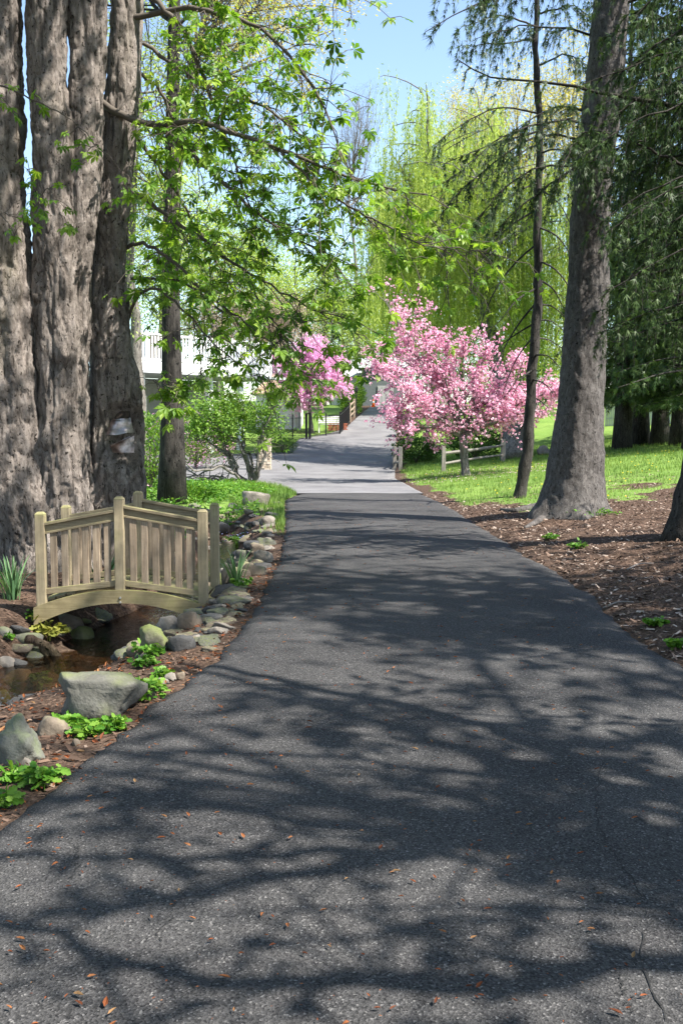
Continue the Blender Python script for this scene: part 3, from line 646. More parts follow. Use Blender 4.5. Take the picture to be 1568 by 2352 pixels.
put_leaves('upper_crown', M['chestnut_leaf'], gt, an[k] + rng.normal(0, .4, (len(k), 3)) * A(1, 1, .6), rng, .19, PALM, PALMF, .35)
# sheet metal closing the hollow
def sheet(pts, m, name, parent, nu=14, nv=10, amp=.017, seed=1, thick=.004):
    a, b, c, d = (np.array(p, float) for p in pts); uu, vv = np.meshgrid(np.linspace(0, 1, nu), np.linspace(0, 1, nv)); U, W = uu[..., None], vv[..., None]
    P = a * (1 - U) * (1 - W) + b * U * (1 - W) + c * U * W + d * (1 - U) * W
    bul = 4 * uu * (1 - uu); P[..., 1] -= .06 * bul; P += amp * np.stack([vnoise(P * 9, seed + q) for q in range(3)], -1)
    B = P + A(0, thick, 0); n = nu * nv; V = np.concatenate([P.reshape(-1, 3), B.reshape(-1, 3)])
    i = (np.arange(nv - 1)[:, None] * nu + np.arange(nu - 1)[None]).ravel(); q = np.stack([i, i + 1, i + nu + 1, i + nu], -1)
    rim = np.r_[np.arange(nu), np.arange(1, nv) * nu + nu - 1, (nv - 1) * nu + np.arange(nu - 2, -1, -1), np.arange(nv - 2, 0, -1) * nu]; r2 = np.roll(rim, -1)
    return obj(name, V, [np.concatenate([q, q[:, ::-1] + n, np.stack([rim, rim + n, r2 + n, r2], -1)])], m, parent)
YM = 12.93
mp = thing('metal_patch', at(280, 1042, YM), 'crumpled dark sheet metal patch over the hollow in the giant trunk', 'metal patch')
sheet([at(244, 998, YM), at(308, 994, YM + .06), at(300, 958, YM + .1), at(256, 966, YM + .06)], M['patch_metal'], 'upper_sheet', mp, seed=3)
sheet([at(262, 1040, YM + .06), at(309, 1039, YM + .08), at(308, 1000, YM + .1), at(254, 1024, YM + .02)], M['patch_metal'], 'lower_sheet', mp, seed=9)
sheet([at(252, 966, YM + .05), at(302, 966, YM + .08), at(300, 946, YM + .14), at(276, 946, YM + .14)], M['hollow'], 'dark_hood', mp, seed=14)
V, Fc = tube(np.stack([at(256, 1024, YM - .02), at(285, 1010, YM - .06), at(300, 1003, YM - .03)]), .012, 6); obj('folded_edge', V, Fc, M['patch_metal'], mp)

# ------------------------------------------------------------------ spruces
def spray(rng, P, t0, wood, el, r0, blen=.45, nbl=16, ne=9, hang=.5, es=.1, seg=5, two=True):
    """a bough along P with hanging branchlets set with needle sprigs; appends (pos, dir) to el"""
    n = len(P); tt = np.linspace(0, 1, n); wood.add(*tube(P, np.linspace(r0, r0 * .2, n), seg, False)); T = norm(np.gradient(P, axis=0))
    for k in range(nbl):
        t = t0 + (1 - t0) * rng.random(); a = np.array([np.interp(t, tt, P[:, c]) for c in range(3)]); f = np.array([np.interp(t, tt, T[:, c]) for c in range(3)])
        sd = norm(np.cross(f, A(0, 0, 1))) * (1 if rng.random() < .5 else -1)
        d = norm(sd * (.55 + .3 * rng.random()) + f * .5 + rng.normal(size=3) * .15); ln = blen * (.4 + .8 * rng.random()) * (1.05 - .55 * t)
        u = np.linspace(0, 1, 5)[:, None]; q = a + d * ln * u * (1 - .35 * hang * u) + A(0, 0, -1) * ln * hang * u * u * 1.3
        wood.add(*tube(q[[0, 2, 4]], np.linspace(.006, .002, 3), 3, False))
        s = rng.random(ne); p = np.stack([np.interp(s, u[:, 0], q[:, c]) for c in range(3)], -1); g = norm(np.stack([np.interp(s, u[:, 0], np.gradient(q[:, c])) for c in range(3)], -1))
        el.append((p, norm(g + rng.normal(0, .35, (ne, 3))), np.full(ne, es)))
    p = P[rng.integers(int(t0 * (n - 1)), n, ne)] + rng.normal(0, .02, (ne, 3)); el.append((p, norm(rng.normal(size=(ne, 3)) + A(0, 0, .2)), np.full(ne, es)))
def needles(el, mat, parent, rng, name='crown', vary=1.0):
    p = np.concatenate([e[0] for e in el]); d = np.concatenate([e[1] for e in el]); s = np.concatenate([e[2] for e in el]); n = len(p)
    r = np.clip(.5 + .25 * rng.normal(size=n) + .3 * vnoise(p * .9, 5), 0, 1)
    V, Fc, rr = scatter(SPRIG, SPRIGF, p, spin(frames(d), rng.random(n) * 6.28), s * (.7 + .6 * rng.random(n)), r)
    o = obj(name, V, Fc, M[mat], parent, rr); o['kind'] = 'stuff'; return o
def conifer(name, label, seed, base, h, r0, z0, maxlen, nb, mat='dark_needle', bark='dark_bark', es=.14, nbl=14, ne=8, blen=.6, droop=.35, group=None, lean=(0, 0), skip=None):
    rng = np.random.default_rng(seed); base = np.array(base, float); t = thing(name, base, label, 'tree', group); wood = MB(); el = []
    P = base + np.linspace(0, 1, 14)[:, None] * A(lean[0], lean[1], h); P[0, 2] -= .2; tz = np.linspace(0, 1, 14)
    wood.add(*tube(P, r0 * (1 - .93 * tz) * (1 + .5 * np.exp(-tz * 14)), 12))
    for k in range(nb):
        q = (k + rng.random()) / nb; z = z0 + (h * .98 - z0) * q ** 1.1; L = maxlen * (1 - (z / h)) ** .75 * (.6 + .5 * rng.random()) + .25; a = rng.random() * 6.283
        if skip and skip(z, a): continue
        c = np.array([np.interp(z / h, tz, P[:, i]) for i in range(3)]); d = A(math.cos(a), math.sin(a), 0); u = np.linspace(0, 1, 9)[:, None]
        B = c + d * L * u + A(0, 0, 1) * L * (.12 * u - droop * u * u + .12 * u ** 4)
        spray(rng, B, .12, wood, el, .012 + .012 * L, blen * min(1, .35 + L / maxlen), max(4, int(nbl * L / maxlen)), ne, .55, es, 4)
    wood.build('trunk', M[bark], t, True); needles(el, mat, t, rng)
    return t

# big spruce by the road
rng = np.random.default_rng(5)
SB = hit(1308, 1180); YB = SB[1] + .1
bs = thing('spruce_tree', SB, 'massive spruce trunk with flared roots and dappled light beside the road', 'tree')
rows = [(1215, 1205, 1425), (1180, 1222, 1398), (1150, 1237, 1388), (1100, 1254, 1385), (1000, 1271, 1383), (900, 1286, 1385), (700, 1299, 1390), (500, 1311, 1396), (400, 1321, 1405), (200, 1345, 1430), (0, 1366, 1446), (-300, 1392, 1462), (-900, 1420, 1478), (-1500, 1450, 1490)]
vv = np.r_[np.linspace(1215, -300, 200), np.linspace(-310, -1500, 20)]; vs = [r[0] for r in rows][::-1]
l = np.interp(vv, vs, [r[1] for r in rows][::-1]); r = np.interp(vv, vs, [r[2] for r in rows][::-1])
C = np.array([at((a + b) / 2, v, YB) for a, b, v in zip(l, r, vv)]); rad = (r - l) / 2 * pxm(YB); an2 = np.linspace(0, 2 * math.pi, 64, endpoint=False)
P, off = flutes(C, rad, an2, 300); zz = C[:, 2] - SB[2]
root = np.exp(-np.clip(zz, 0, 9) / .22)[:, None] * (.12 * np.maximum(0, np.cos(5 * an2 + 1.2)) + .05 * vnoise(np.stack([np.cos(an2) * 2, np.sin(an2) * 2, an2 * 0], -1), 3))[None]
off = off * .38 + .016 * fbm(P * A(18, 18, 12), 2, 333) + root
V = C[:, None, :] + (rad[:, None] + off)[..., None] * np.stack([np.cos(an2), np.sin(an2), 0 * an2], -1); n = len(C)
i = (np.arange(n - 1)[:, None] * 64); j = np.arange(64)[None]; j2 = (j + 1) % 64
obj('trunk', V.reshape(-1, 3), np.stack([i + j2, i + 64 + j2, i + 64 + j, i + j], -1).reshape(-1, 4), M['spruce_bark'], bs, None, True)
for pl in ([(1245, 1165), (1215, 1170), (1180, 1178), (1150, 1172)], [(1260, 1185), (1235, 1200), (1205, 1215)]):
    Q = resample([hit(*p) + A(0, 0, .02) for p in pl], 10); obj('root', *tube(Q, np.linspace(.1, .025, 10), 8), M['spruce_bark'], bs, None, True)
wood = MB(); el = []
def px_bough(pl, t0, r0, wood, el, rng, **k):
    P = resample([at(*p) for p in pl], 14); P[1:-1] += rng.normal(0, .012, (12, 3)); spray(rng, P, t0, wood, el, r0, **k)
for pl in ([(1360, 330, 18), (1250, 300, 17.3), (1160, 350, 17), (1060, 430, 16.8), (1000, 510, 16.6)], [(1370, 300, 18), (1300, 270, 17), (1200, 290, 16.5), (1090, 350, 16.2), (1010, 380, 16)],
           [(1365, 340, 17.5), (1320, 320, 16.8), (1290, 380, 16.5), (1275, 440, 16.4)], [(1365, 300, 17.5), (1380, 300, 16.8), (1370, 360, 16.5), (1350, 420, 16.4)], [(1350, 380, 17.6), (1230, 380, 17), (1130, 450, 16.8), (1090, 520, 16.7)],
           [(1370, 260, 18), (1280, 240, 17), (1220, 270, 16.8), (1150, 330, 16.7)], [(1350, 420, 17.6), (1410, 400, 17), (1480, 460, 16.8), (1530, 540, 16.6)], [(1380, 230, 17.6), (1450, 220, 17), (1530, 280, 16.6)],
           [(1390, 90, 18), (1290, 60, 17.5), (1180, 60, 17), (1090, 90, 16.8)], [(1390, 40, 18), (1480, 20, 17.5), (1560, 60, 17)], [(1350, 350, 17.6), (1300, 400, 17.1), (1180, 480, 16.9), (1120, 560, 16.8)], [(1390, 0, 18), (1300, -40, 17.3), (1190, -10, 17), (1060, 0, 16.8)]):
    px_bough(pl, .25, .025, wood, el, rng, blen=.75, nbl=34, ne=11, hang=.9, es=.13)
for k in range(38):   # boughs higher up, above the picture
    z = 8.5 + 12 * k / 38; a = rng.random() * 6.283; c = np.array([np.interp(z, C[:, 2], C[:, q]) for q in range(3)]); L = 3.2 * (1 - (z - 8) / 14) + .4; u = np.linspace(0, 1, 8)[:, None]
    spray(rng, c + A(math.cos(a), math.sin(a), 0) * L * u + A(0, 0, 1) * L * (.1 * u - .4 * u * u), .15, wood, el, .03, .7, 13, 7, .6, .17, 4)
wood.build('bough', M['dark_bark'], bs, True); needles(el, 'needle', bs, rng)

# the slim leaning spruce beside it
TB = hit(1190, 1143); YT = TB[1]
ts = thing('slim_spruce_tree', TB, 'slender leaning dark trunk with bare drooping twigs left of the massive spruce', 'tree'); wood = MB(); el = []
tr = [(1186, 1160, 17), (1190, 1143, 15), (1206, 1050, 13), (1222, 900, 11.5), (1231, 700, 10.5), (1237, 500, 9), (1236, 300, 8), (1232, 100, 6.5), (1232, -50, 5.5), (1240, -400, 3)]
P = np.array([at(u, v, YT) for u, v, _ in tr]); t = np.linspace(0, 1, 120); d = np.linspace(0, 1, len(tr)); idx = np.interp(np.linspace(1160, -400, 120)[::-1], [r[1] for r in tr][::-1], d[::-1])[::-1]
C = np.stack([np.interp(idx, d, P[:, c]) for c in range(3)], -1); C[:, 0] += .03 * np.sin(np.linspace(0, 26, 120)) + .012 * np.sin(np.linspace(0, 90, 120)); rad = np.interp(idx, d, [r[2] * pxm(YT) for r in tr]) * (1 + .06 * np.sin(np.linspace(0, 140, 120)))
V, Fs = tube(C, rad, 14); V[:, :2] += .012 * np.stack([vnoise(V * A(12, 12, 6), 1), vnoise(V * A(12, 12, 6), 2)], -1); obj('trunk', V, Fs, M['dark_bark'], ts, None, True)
def tc(v): z = at(1235, v, YT)[2]; return np.array([np.interp(z, C[:, 2], C[:, q]) for q in range(3)])
DEAD = [(690, [(1190, 740), (1140, 830), (1110, 900)]), (560, [(1190, 590), (1130, 670), (1085, 800)]), (770, [(1200, 800), (1170, 850), (1150, 920)]), (480, [(1160, 520), (1100, 600), (1065, 690)]), (850, [(1200, 865), (1175, 910)]),
        (960, [(1195, 985), (1180, 1010)]), (640, [(1270, 660), (1300, 720)]), (700, [(1265, 700), (1300, 730)]), (735, [(1265, 735), (1295, 760)]), (775, [(1262, 780), (1290, 800)]), (815, [(1258, 815), (1282, 840)]), (870, [(1250, 880), (1270, 905)]),
        (600, [(1270, 610), (1310, 660), (1320, 720)]), (520, [(1280, 540), (1320, 600)]), (740, [(1180, 770), (1140, 800)]), (910, [(1240, 920), (1262, 940)]), (660, [(1180, 690), (1150, 740), (1120, 760)]), (430, [(1290, 470), (1320, 540)])]
for v0, pl in DEAD:
    yy = YT + rng.normal(0, .5); Q = resample([tc(v0)] + [at(u, v, yy) for u, v in pl], 10); wood.add(*tube(Q, np.linspace(.026, .006, 10), 5, False))
    for k in range(5):
        a = Q[rng.integers(3, 10)]; e = a + A(rng.normal(0, .25), rng.normal(0, .2), -.15 - .3 * rng.random()); wood.add(*tube(np.stack([a, (a + e) / 2 + rng.normal(0, .03, 3), e]), [.008, .006, .003], 3, False))
for pl in ([(1235, 260, YT), (1150, 240, YT - .5), (1050, 290, YT - .8), (985, 340, YT - 1)], [(1236, 300, YT), (1130, 330, YT - .5), (1060, 390, YT - .8), (1000, 430, YT - 1)], [(1233, 60, YT), (1140, 30, YT - .6), (1050, 70, YT - 1)], [(1233, 90, YT), (1160, 100, YT - .6), (1055, 105, YT - 1)],
           [(1233, 30, YT), (1310, 10, YT - .4), (1360, 40, YT - .6)], [(1236, 150, YT), (1300, 120, YT - .4), (1350, 150, YT - .5)], [(1236, 350, YT), (1300, 340, YT - .6), (1370, 400, YT - 1)], [(1236, 330, YT), (1180, 360, YT - .6), (1120, 440, YT - .8)], [(1237, 420, YT), (1180, 440, YT - .5), (1110, 500, YT - .8)],
           [(1233, -30, YT), (1120, -60, YT - .7), (1000, -10, YT - 1.2)], [(1233, -40, YT), (1320, -60, YT - .7), (1400, -10, YT - 1)], [(1233, 0, YT), (1150, -20, YT + .5), (1080, 20, YT + .8)]):
    px_bough(pl, .3, .025, wood, el, rng, blen=.8, nbl=22, ne=9, hang=.95, es=.14)
wood.build('bough', M['dark_bark'], ts, True); needles(el, 'needle', ts, rng)

# the spruce at the right edge, its boughs hanging into the picture
EB = hit(1556, 1240); YE = EB[1] + .1
es_ = thing('edge_spruce_tree', EB + A(.25, 0, 0), 'dark leaning spruce trunk at the right edge with boughs hanging over the mulch', 'tree'); wood = MB(); el = []
P = np.array([at(u, v, YE) for u, v in ((1575, 1265), (1583, 1230), (1598, 1170), (1612, 1100), (1625, 1000), (1650, 700), (1690, 300), (1730, -200), (1800, -1400))]); C = resample(P, 60); zz = C[:, 2] - EB[2]
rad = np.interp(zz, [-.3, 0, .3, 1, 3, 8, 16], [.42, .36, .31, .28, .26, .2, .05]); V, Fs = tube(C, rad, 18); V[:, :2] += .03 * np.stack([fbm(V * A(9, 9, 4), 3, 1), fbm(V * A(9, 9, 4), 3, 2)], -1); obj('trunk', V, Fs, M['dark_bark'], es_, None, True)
EBO = [[(1640, 262, 13), (1500, 235, 12.7), (1330, 197, 12.8), (1230, 190, 13), (1110, 178, 13.2), (1048, 135, 13.3)], [(1640, 420, 13), (1530, 360, 12.7), (1420, 310, 12.6), (1330, 300, 12.6)]]
px_bough(EBO[0], .12, .035, wood, el, rng, blen=.5, nbl=26, ne=8, hang=.7, es=.1); px_bough(EBO[1], .1, .03, wood, el, rng, blen=.55, nbl=40, ne=10, hang=.8, es=.1)
for v in np.r_[np.arange(-100, 780, 42), np.arange(60, 560, 60)]:
    Ys = 11.6 + 2.8 * rng.random(); ln = 120 + 150 * rng.random() - max(0, v - 520) * .25; dz = 40 + 90 * rng.random()
    px_bough([(1680, v, 13.2), (1600, v - 15, Ys), (1600 - ln * .6, v + dz * .4, Ys - .2), (1600 - ln, v + dz, Ys - .3)], .1, .022, wood, el, rng, blen=.6, nbl=34, ne=10, hang=.85, es=.11)
for k in range(48):
    z = 5 + 10 * k / 48; a = rng.random() * 6.283; c = np.array([np.interp(z, C[:, 2], C[:, q]) for q in range(3)]); L = 3.4 * (1 - (z - 4) / 12.5) + .3; u = np.linspace(0, 1, 8)[:, None]
    if math.cos(a) < .2 and z < 9: continue
    spray(rng, c + A(math.cos(a), math.sin(a), 0) * L * u + A(0, 0, 1) * L * (.1 * u - .4 * u * u), .15, wood, el, .03, .7, 14, 8, .6, .16, 4)
wood.build('bough', M['dark_bark'], es_, True); needles(el, 'dark_needle', es_, rng)

# ------------------------------------------------------------------ the wooden garden bridge
YB0, YB1 = 9.8, 10.72; BX = [-2.97, -2.19, -1.37]
br = thing('garden_bridge', (-2.17, 10.2, -.2), 'small arched wooden garden bridge over the stream', 'bridge')
def post(x, y, z0, z1, wd=.095):
    V, Fc = box(x - wd / 2, x + wd / 2, y - wd / 2, y + wd / 2, z0, z1)
    V = np.concatenate([V, V[4:] + A(0, 0, .012)]); V[8:, 0] = x + (V[8:, 0] - x) * 1.0; V = np.concatenate([V, [[x, y, z1 + .04]]])
    V2, F2 = bevel(*box(x - wd / 2, x + wd / 2, y - wd / 2, y + wd / 2, z0, z1), .006)
    p = obj('post', V2, F2, M['bridge_wood'], br)
    c = np.array([[x + sx * wd * .5, y + sy * wd * .5, z1 + .002] for sx, sy in ((-1, -1), (1, -1), (1, 1), (-1, 1))] + [[x + sx * wd * .28, y + sy * wd * .28, z1 + .026] for sx, sy in ((-1, -1), (1, -1), (1, 1), (-1, 1))])
    obj('post_cap', c, BOXF, M['bridge_wood'], p)
    return p
xm, hl = (BX[0] + BX[2]) / 2, (BX[2] - BX[0]) / 2 + .07
def archz(x, hi, lo): return lo + (hi - lo) * (1 - ((x - xm) / hl) ** 2)
for yi, Y0 in enumerate((YB0, YB1)):
    for x, zb, zt in ((BX[0], -.24, .80), (BX[1], -.02, .952), (BX[2], -.22, .825)): post(x, Y0 - (.0 if yi == 0 else 0), zb, zt)
    yo = Y0 + (.03 if yi == 0 else -.03)
    xs = np.linspace(xm - hl, xm + hl, 25)
    for s in ((0,)):
        ya, yb = (Y0 - .025, Y0 + .025); top = archz(xs, .055, -.12); bot = archz(xs, -.075, -.30)
        V = np.concatenate([np.stack([xs, np.full(25, y), z], -1) for y, z in ((ya, bot), (ya, top), (yb, top), (yb, bot))]); k = np.arange(24)
        q = np.concatenate([np.stack([k + a * 25, k + 1 + a * 25, k + 1 + b * 25, k + b * 25], -1) for a, b in ((0, 1), (1, 2), (2, 3), (3, 0))] + [np.array([[0, 25, 50, 75], [24, 99, 74, 49]])])
        bmv = obj('arched_beam', V + A(0, -.045 if yi == 0 else .045, 0), q, M['bridge_beam'], br)
        for bz in (.0, -.045):
            bp = at(0, 0, 1) * 0 + A(BX[1] + .01, Y0 + (-.072 if yi == 0 else .072), bz - .02); obj('bolt', *tube(np.stack([bp, bp + A(0, -.012 if yi == 0 else .012, 0)]), [.012, .008], 8), M['bolt'], bmv)
    for xa, xb, za, zb in ((BX[0], BX[1], .70, .845), (BX[1], BX[2], .885, .735)):
        e = .041; sl = (zb - za) / (xb - xa); p0 = A(xa + e, Y0, za + sl * e); p1 = A(xb - e, Y0, zb - sl * e)
        V2, F2 = bevel(*beam(p0, p1, .085, .03), .004); obj('top_rail', V2, F2, M['bridge_rail'], br)
        V2, F2 = bevel(*beam(p0 - A(0, 0, .055), p1 - A(0, 0, .055), .03, .075), .003); obj('rail_board', V2, F2, M['bridge_rail'], br)
        V2, F2 = bevel(*beam(p0 - A(0, .018, .092), p1 - A(0, .018, .092), .02, .022), .003); obj('rail_moulding', V2, F2, M['bridge_rail'], br)
        lowdz = -.66; q0, q1 = p0 + A(0, 0, lowdz), p1 + A(0, 0, lowdz)
        if xa == BX[0]: q0 = A(p0[0], Y0, .035); q1 = A(p1[0], Y0, .115)
        else: q0 = A(p0[0], Y0, .118); q1 = A(p1[0], Y0, .015)
        V2, F2 = bevel(*beam(q0, q1, .035, .06), .004); obj('bottom_rail', V2, F2, M['bridge_rail'], br)
        for k in range(6):
            t = (k + .8) / 6.6; xx = xa + e + (xb - xa - 2 * e) * t; zt = p0[2] + (p1[2] - p0[2]) * t - .085; zb_ = q0[2] + (q1[2] - q0[2]) * t
            V2, F2 = bevel(*box(xx - .033, xx + .033, Y0 - .012, Y0 + .012, zb_ + .02, zt), .003); V2[:, 0] += RNG.normal(0, .002); obj('slat', V2, F2, M['bridge_slat'], br)
ks = np.linspace(xm - hl + .03, xm + hl - .03, 17)
for x in ks:
    sl = math.atan(-2 * (x - xm) / hl ** 2 * .175); z = archz(x, .055, -.12) + .013; c, s = math.cos(sl), math.sin(sl)
    V, Fc = box(-.045, .045, YB0 + .05, YB1 - .05, -.011, .011); V2, F2 = bevel(V, Fc, .003); V2 = np.stack([x + V2[:, 0] * c - V2[:, 2] * s, V2[:, 1], z + V2[:, 0] * s + V2[:, 2] * c], -1); obj('deck_plank', V2, F2, M['bridge_rail'], br)

# ------------------------------------------------------------------ rocks along the stream
def rock_shape(rng, sub=3, ang_=.5, boxy=None):
    V, Fc = ICO[sub]; V = V.copy(); s = int(rng.integers(0, 9999))
    V = np.sign(V) * np.abs(V) ** (boxy or 1 - .3 * min(1, ang_ * 1.3)); V *= (1 + .26 * fbm(V * 1.2 + rng.random(3) * 9, 3, s))[:, None]
    for k in range(int(9 * ang_) + 2):
        nrm = norm(rng.normal(size=3)); d = .62 + .3 * rng.random(); over = np.maximum(0, V @ nrm - d); V -= over[:, None] * nrm * (.55 + .4 * ang_)
    V += (.05 * fbm(V * 4, 4, s + 3))[:, None] * norm(V)
    V -= (V.max(0) + V.min(0)) / 2; return V / ((V.max(0) - V.min(0)) / 2), Fc
rrng = np.random.default_rng(77)
def rock(u0, u1, v0, v1, mat, label, ang_=.5, depth=.8, sub=3, name='rock', group=None, boxy=None):
    p = hit((u0 + u1) / 2, min(v1, 1900)); Y = p[1]; wd = (u1 - u0) * pxm(Y); hh = (v1 - v0) * pxm(Y)
    dp = wd * depth; V, Fc = rock_shape(rrng, sub, ang_, boxy); Y2 = Y + dp * .35; c = at((u0 + u1) / 2, (v0 + v1) / 2, Y2)
    gz = h1(c[0], c[1]); zt = max(c[2] + hh / 2 * 1.0, gz + .03); zb = min(c[2] - hh / 2, gz - .03) - .03
    c[2] = (zt + zb) / 2; V = V * A(wd / 2 * 1.05, dp / 2, (zt - zb) / 2 * 1.02) + c
    if mat == 'rock_rough': V = V + norm(V - c) * (.05 * fbm(V * 9, 4, 3) - .05 * np.clip(vnoise(V * 16, 9), 0, 1))[:, None]
    return tag(obj(name, V, Fc, M[mat], None, None, True), label, 'rock', group)
rock(136, 334, 1535, 1652, 'rock_grey', 'largest flat-topped grey boulder at the stream edge below the bridge', .1, .75, 4, boxy=.5)
rock(319, 385, 1434, 1502, 'rock_moss', 'dome shaped mossy green boulder under the right end of the bridge', .2, .8, 4)
rock(132, 194, 1408, 1452, 'rock_tan', 'angular tan boulder tucked under the left end of the bridge', .7, .8)
rock(152, 218, 1436, 1487, 'rock_moss', 'smooth mossy boulder just below the angular tan boulder under the bridge', .25, .8)
rock(356, 411, 1412, 1458, 'rock_pale', 'pale pointed rock leaning under the right end of the bridge', .9, .7)
rock(409, 464, 1401, 1446, 'rock_tan', 'rounded grey-tan rock at the foot of the right bridge posts', .4, .8)
rock(385, 449, 1456, 1494, 'rock_dark', 'wet black rock right of the mossy dome boulder', .6, .8)
rock(0, 72, 1536, 1582, 'rock_pale', 'broad pale layered rock at the left edge by the stream', .8, .8)
rock(-10, 33, 1507, 1540, 'rock_pale', 'pale pinkish rock above the broad layered rock at the left edge', .7, .8)
rock(22, 74, 1556, 1588, 'rock_tan', 'blocky tan rock under the broad layered rock', .9, .7)
rock(-12, 26, 1584, 1624, 'rock_moss', 'yellow-green mossy stone low at the left edge beside the water', .3, .8)
rock(18, 98, 1452, 1480, 'rock_grey', 'flat bluish grey stone beside the weathered stump', .7, .8)
rock(-8, 30, 1440, 1466, 'rock_grey', 'grey stone at the left edge below the daffodil clump', .6, .8)
rock(84, 160, 1645, 1690, 'rock_tan', 'flat mossy slab stone in front of the largest boulder', .6, .9)
rock(145, 197, 1620, 1648, 'rock_grey', 'small grey stone at the left foot of the largest boulder', .5, .8)
rock(216, 258, 1616, 1644, 'rock_pale', 'pinkish white block at the right foot of the largest boulder', .9, .8)
rock(316, 362, 1575, 1606, 'rock_tan', 'smooth brown stone among weeds right of the largest boulder', .2, .8)
rock(332, 374, 1566, 1588, 'rock_tan', 'round beige stone behind the smooth brown stone', .2, .8)
rock(352, 388, 1556, 1572, 'rock_pale', 'long white stone near the road edge right of the largest boulder', .5, .8)
rock(378, 406, 1544, 1564, 'rock_pale', 'beige stone between the long white stone and the road', .4, .8)
rock(404, 425, 1542, 1562, 'rock_tan', 'small tan stone right at the road edge', .5, .8)
rock(-10, 86, 1650, 1755, 'rock_rough', 'rough pitted dark boulder at the lower left edge', .2, .9, 4)
rock(40, 79, 1736, 1760, 'rock_pale', 'pale stone below the rough pitted boulder', .5, .8)
rock(166, 186, 1696, 1714, 'rock_tan', 'lone pinkish stone on leaf litter beside the road', .5, .8)
rock(5, 33, 1836, 1858, 'rock_grey', 'grey stone at the road edge in the lower left corner', .4, .8)
rock(583, 628, 1262, 1293, 'rock_pale', 'white lichened rock above the right bank daffodils', .7, .8)
rock(508, 540, 1292, 1344, 'rock_pale', 'upright pale rock just right of the far bridge post', .6, .8)
rock(556, 612, 1296, 1322, 'rock_tan', 'flat tan rock behind the right bank daffodils', .7, .8)
rock(573, 608, 1246, 1272, 'rock_tan', 'rounded brown rock above the white lichened rock', .4, .8)
rock(600, 632, 1184, 1206, 'rock_pale', 'pale round rock highest up the right stream bank', .4, .8)
rock(540, 575, 1262, 1290, 'rock_grey', 'grey rock left of the rounded brown rock upstream', .6, .8)
rock(556, 620, 1128, 1162, 'rock_pale', 'pale stone slab over the culvert where the stream comes out', .8, .5)
rock(422, 464, 1458, 1475, 'rock_pale', 'long white pebble right of the wet black rock', .5, .7)
rock(490, 528, 1198, 1230, 'rock_dark', 'dark wet rock in the stream behind the bridge', .6, .8)
# many look-alike stones on the two banks
shapes = []
for k in range(6):
    V, Fc = rock_shape(rrng, 3, .6 + .12 * k, .72); shapes.append([mesh('stone', V, Fc, M[m], None, True) for m in ('rock_tan', 'rock_grey', 'rock_pale', 'rock_dark', 'rock_moss')])
LOOK = ['tan brown', 'grey', 'pale', 'blackish', 'mossy']
def stone(x, y, s, m, where, group):
    o = bpy.data.objects.new('stone', shapes[rrng.integers(0, 6)][m]); COL.objects.link(o); z = h1(x, y)
    o.location = (x, y, z + s * .05); o.rotation_euler = (rrng.normal(0, .2), rrng.normal(0, .2), rrng.random() * 6.28); o.scale = (s * .55, s * (.38 + .2 * rrng.random()), s * (.17 + .17 * rrng.random()))
    size = 'small' if s < .16 else ('middling' if s < .26 else 'large')
    return tag(o, f'{size} {LOOK[m]} stone {where}', 'stone', f'{size} {LOOK[m]} {group}')
for k in range(200):
    y = 9.6 + 13.5 * rrng.random() ** 1.2; e = XL(np.array([y]))[0]; x = e - .12 - (.75 if y < 12 else 1.0 + .05 * y * (y > 17)) * rrng.random() ** .8
    if y < 11.2 and x < -1.28: continue
    where = 'beside the right bridge foot' if y < 11.5 else ('on the bank between road and upper stream' if y < 16 else 'far up the stream bank by the grass')
    stone(x, y, .08 + .22 * rrng.random() ** 2.2 + .004 * y, rrng.choice([0, 1, 2, 3, 4], p=[.4, .2, .15, .17, .08]), where, 'stones ' + where)
for k in range(80):
    y = 7.4 + 2.4 * rrng.random(); e = XL(np.array([y]))[0]; x = e - .1 - .75 * rrng.random()
    stone(x, y, .06 + .15 * rrng.random() ** 1.7, rrng.choice([0, 0, 1, 2, 3]), 'in the heap between bridge and road edge', 'stones in the heap by the road')
for k in range(34):
    y = 5 + 4.2 * rrng.random(); x = XS(np.array([y]))[0] + .5 + .3 * rrng.random(); stone(x, y, .06 + .15 * rrng.random(), rrng.choice([0, 1, 3, 4]), 'at the near edge of the brown water', 'stones at the near water edge')
for k in range(44):
    y = 6.8 + 12 * rrng.random(); x = XS(np.array([y]))[0] - .5 - .35 * rrng.random(); stone(x, y, .08 + .2 * rrng.random(), rrng.choice([0, 1, 3, 4]), 'on the far bank below the giant tree', 'stones on the far bank')
# weathered stump
sp = hit(110, 1545); V, Fc = ICO[4]; V = V.copy(); V *= (1 + .4 * fbm(V * 1.7, 4, 5) + .12 * fbm(V * 6, 3, 8))[:, None]; V = V * A(.26, .2, .17) + sp + A(-.12, .25, .06)
wood = MB().add(V, Fc)
for pl, r0 in (([(60, 1468), (100, 1478), (128, 1500), (140, 1530), (146, 1556)], .05), ([(45, 1490), (30, 1510), (15, 1545)], .05), ([(100, 1480), (118, 1520), (122, 1560)], .04), ([(70, 1500), (74, 1540), (68, 1575)], .045)):
    Q = resample([at(u, v, sp[1] + .05) for u, v in pl], 12); V, Fs = tube(Q, np.linspace(r0, r0 * .6, 12), 9); V += .02 * np.stack([fbm(V * 14, 2, q) for q in (1, 2, 3)], -1); wood.add(V, Fs)
tag(wood.build('stump', M['stump'], None, True), 'rotten brown tree stump with roots on the left stream bank', 'stump')

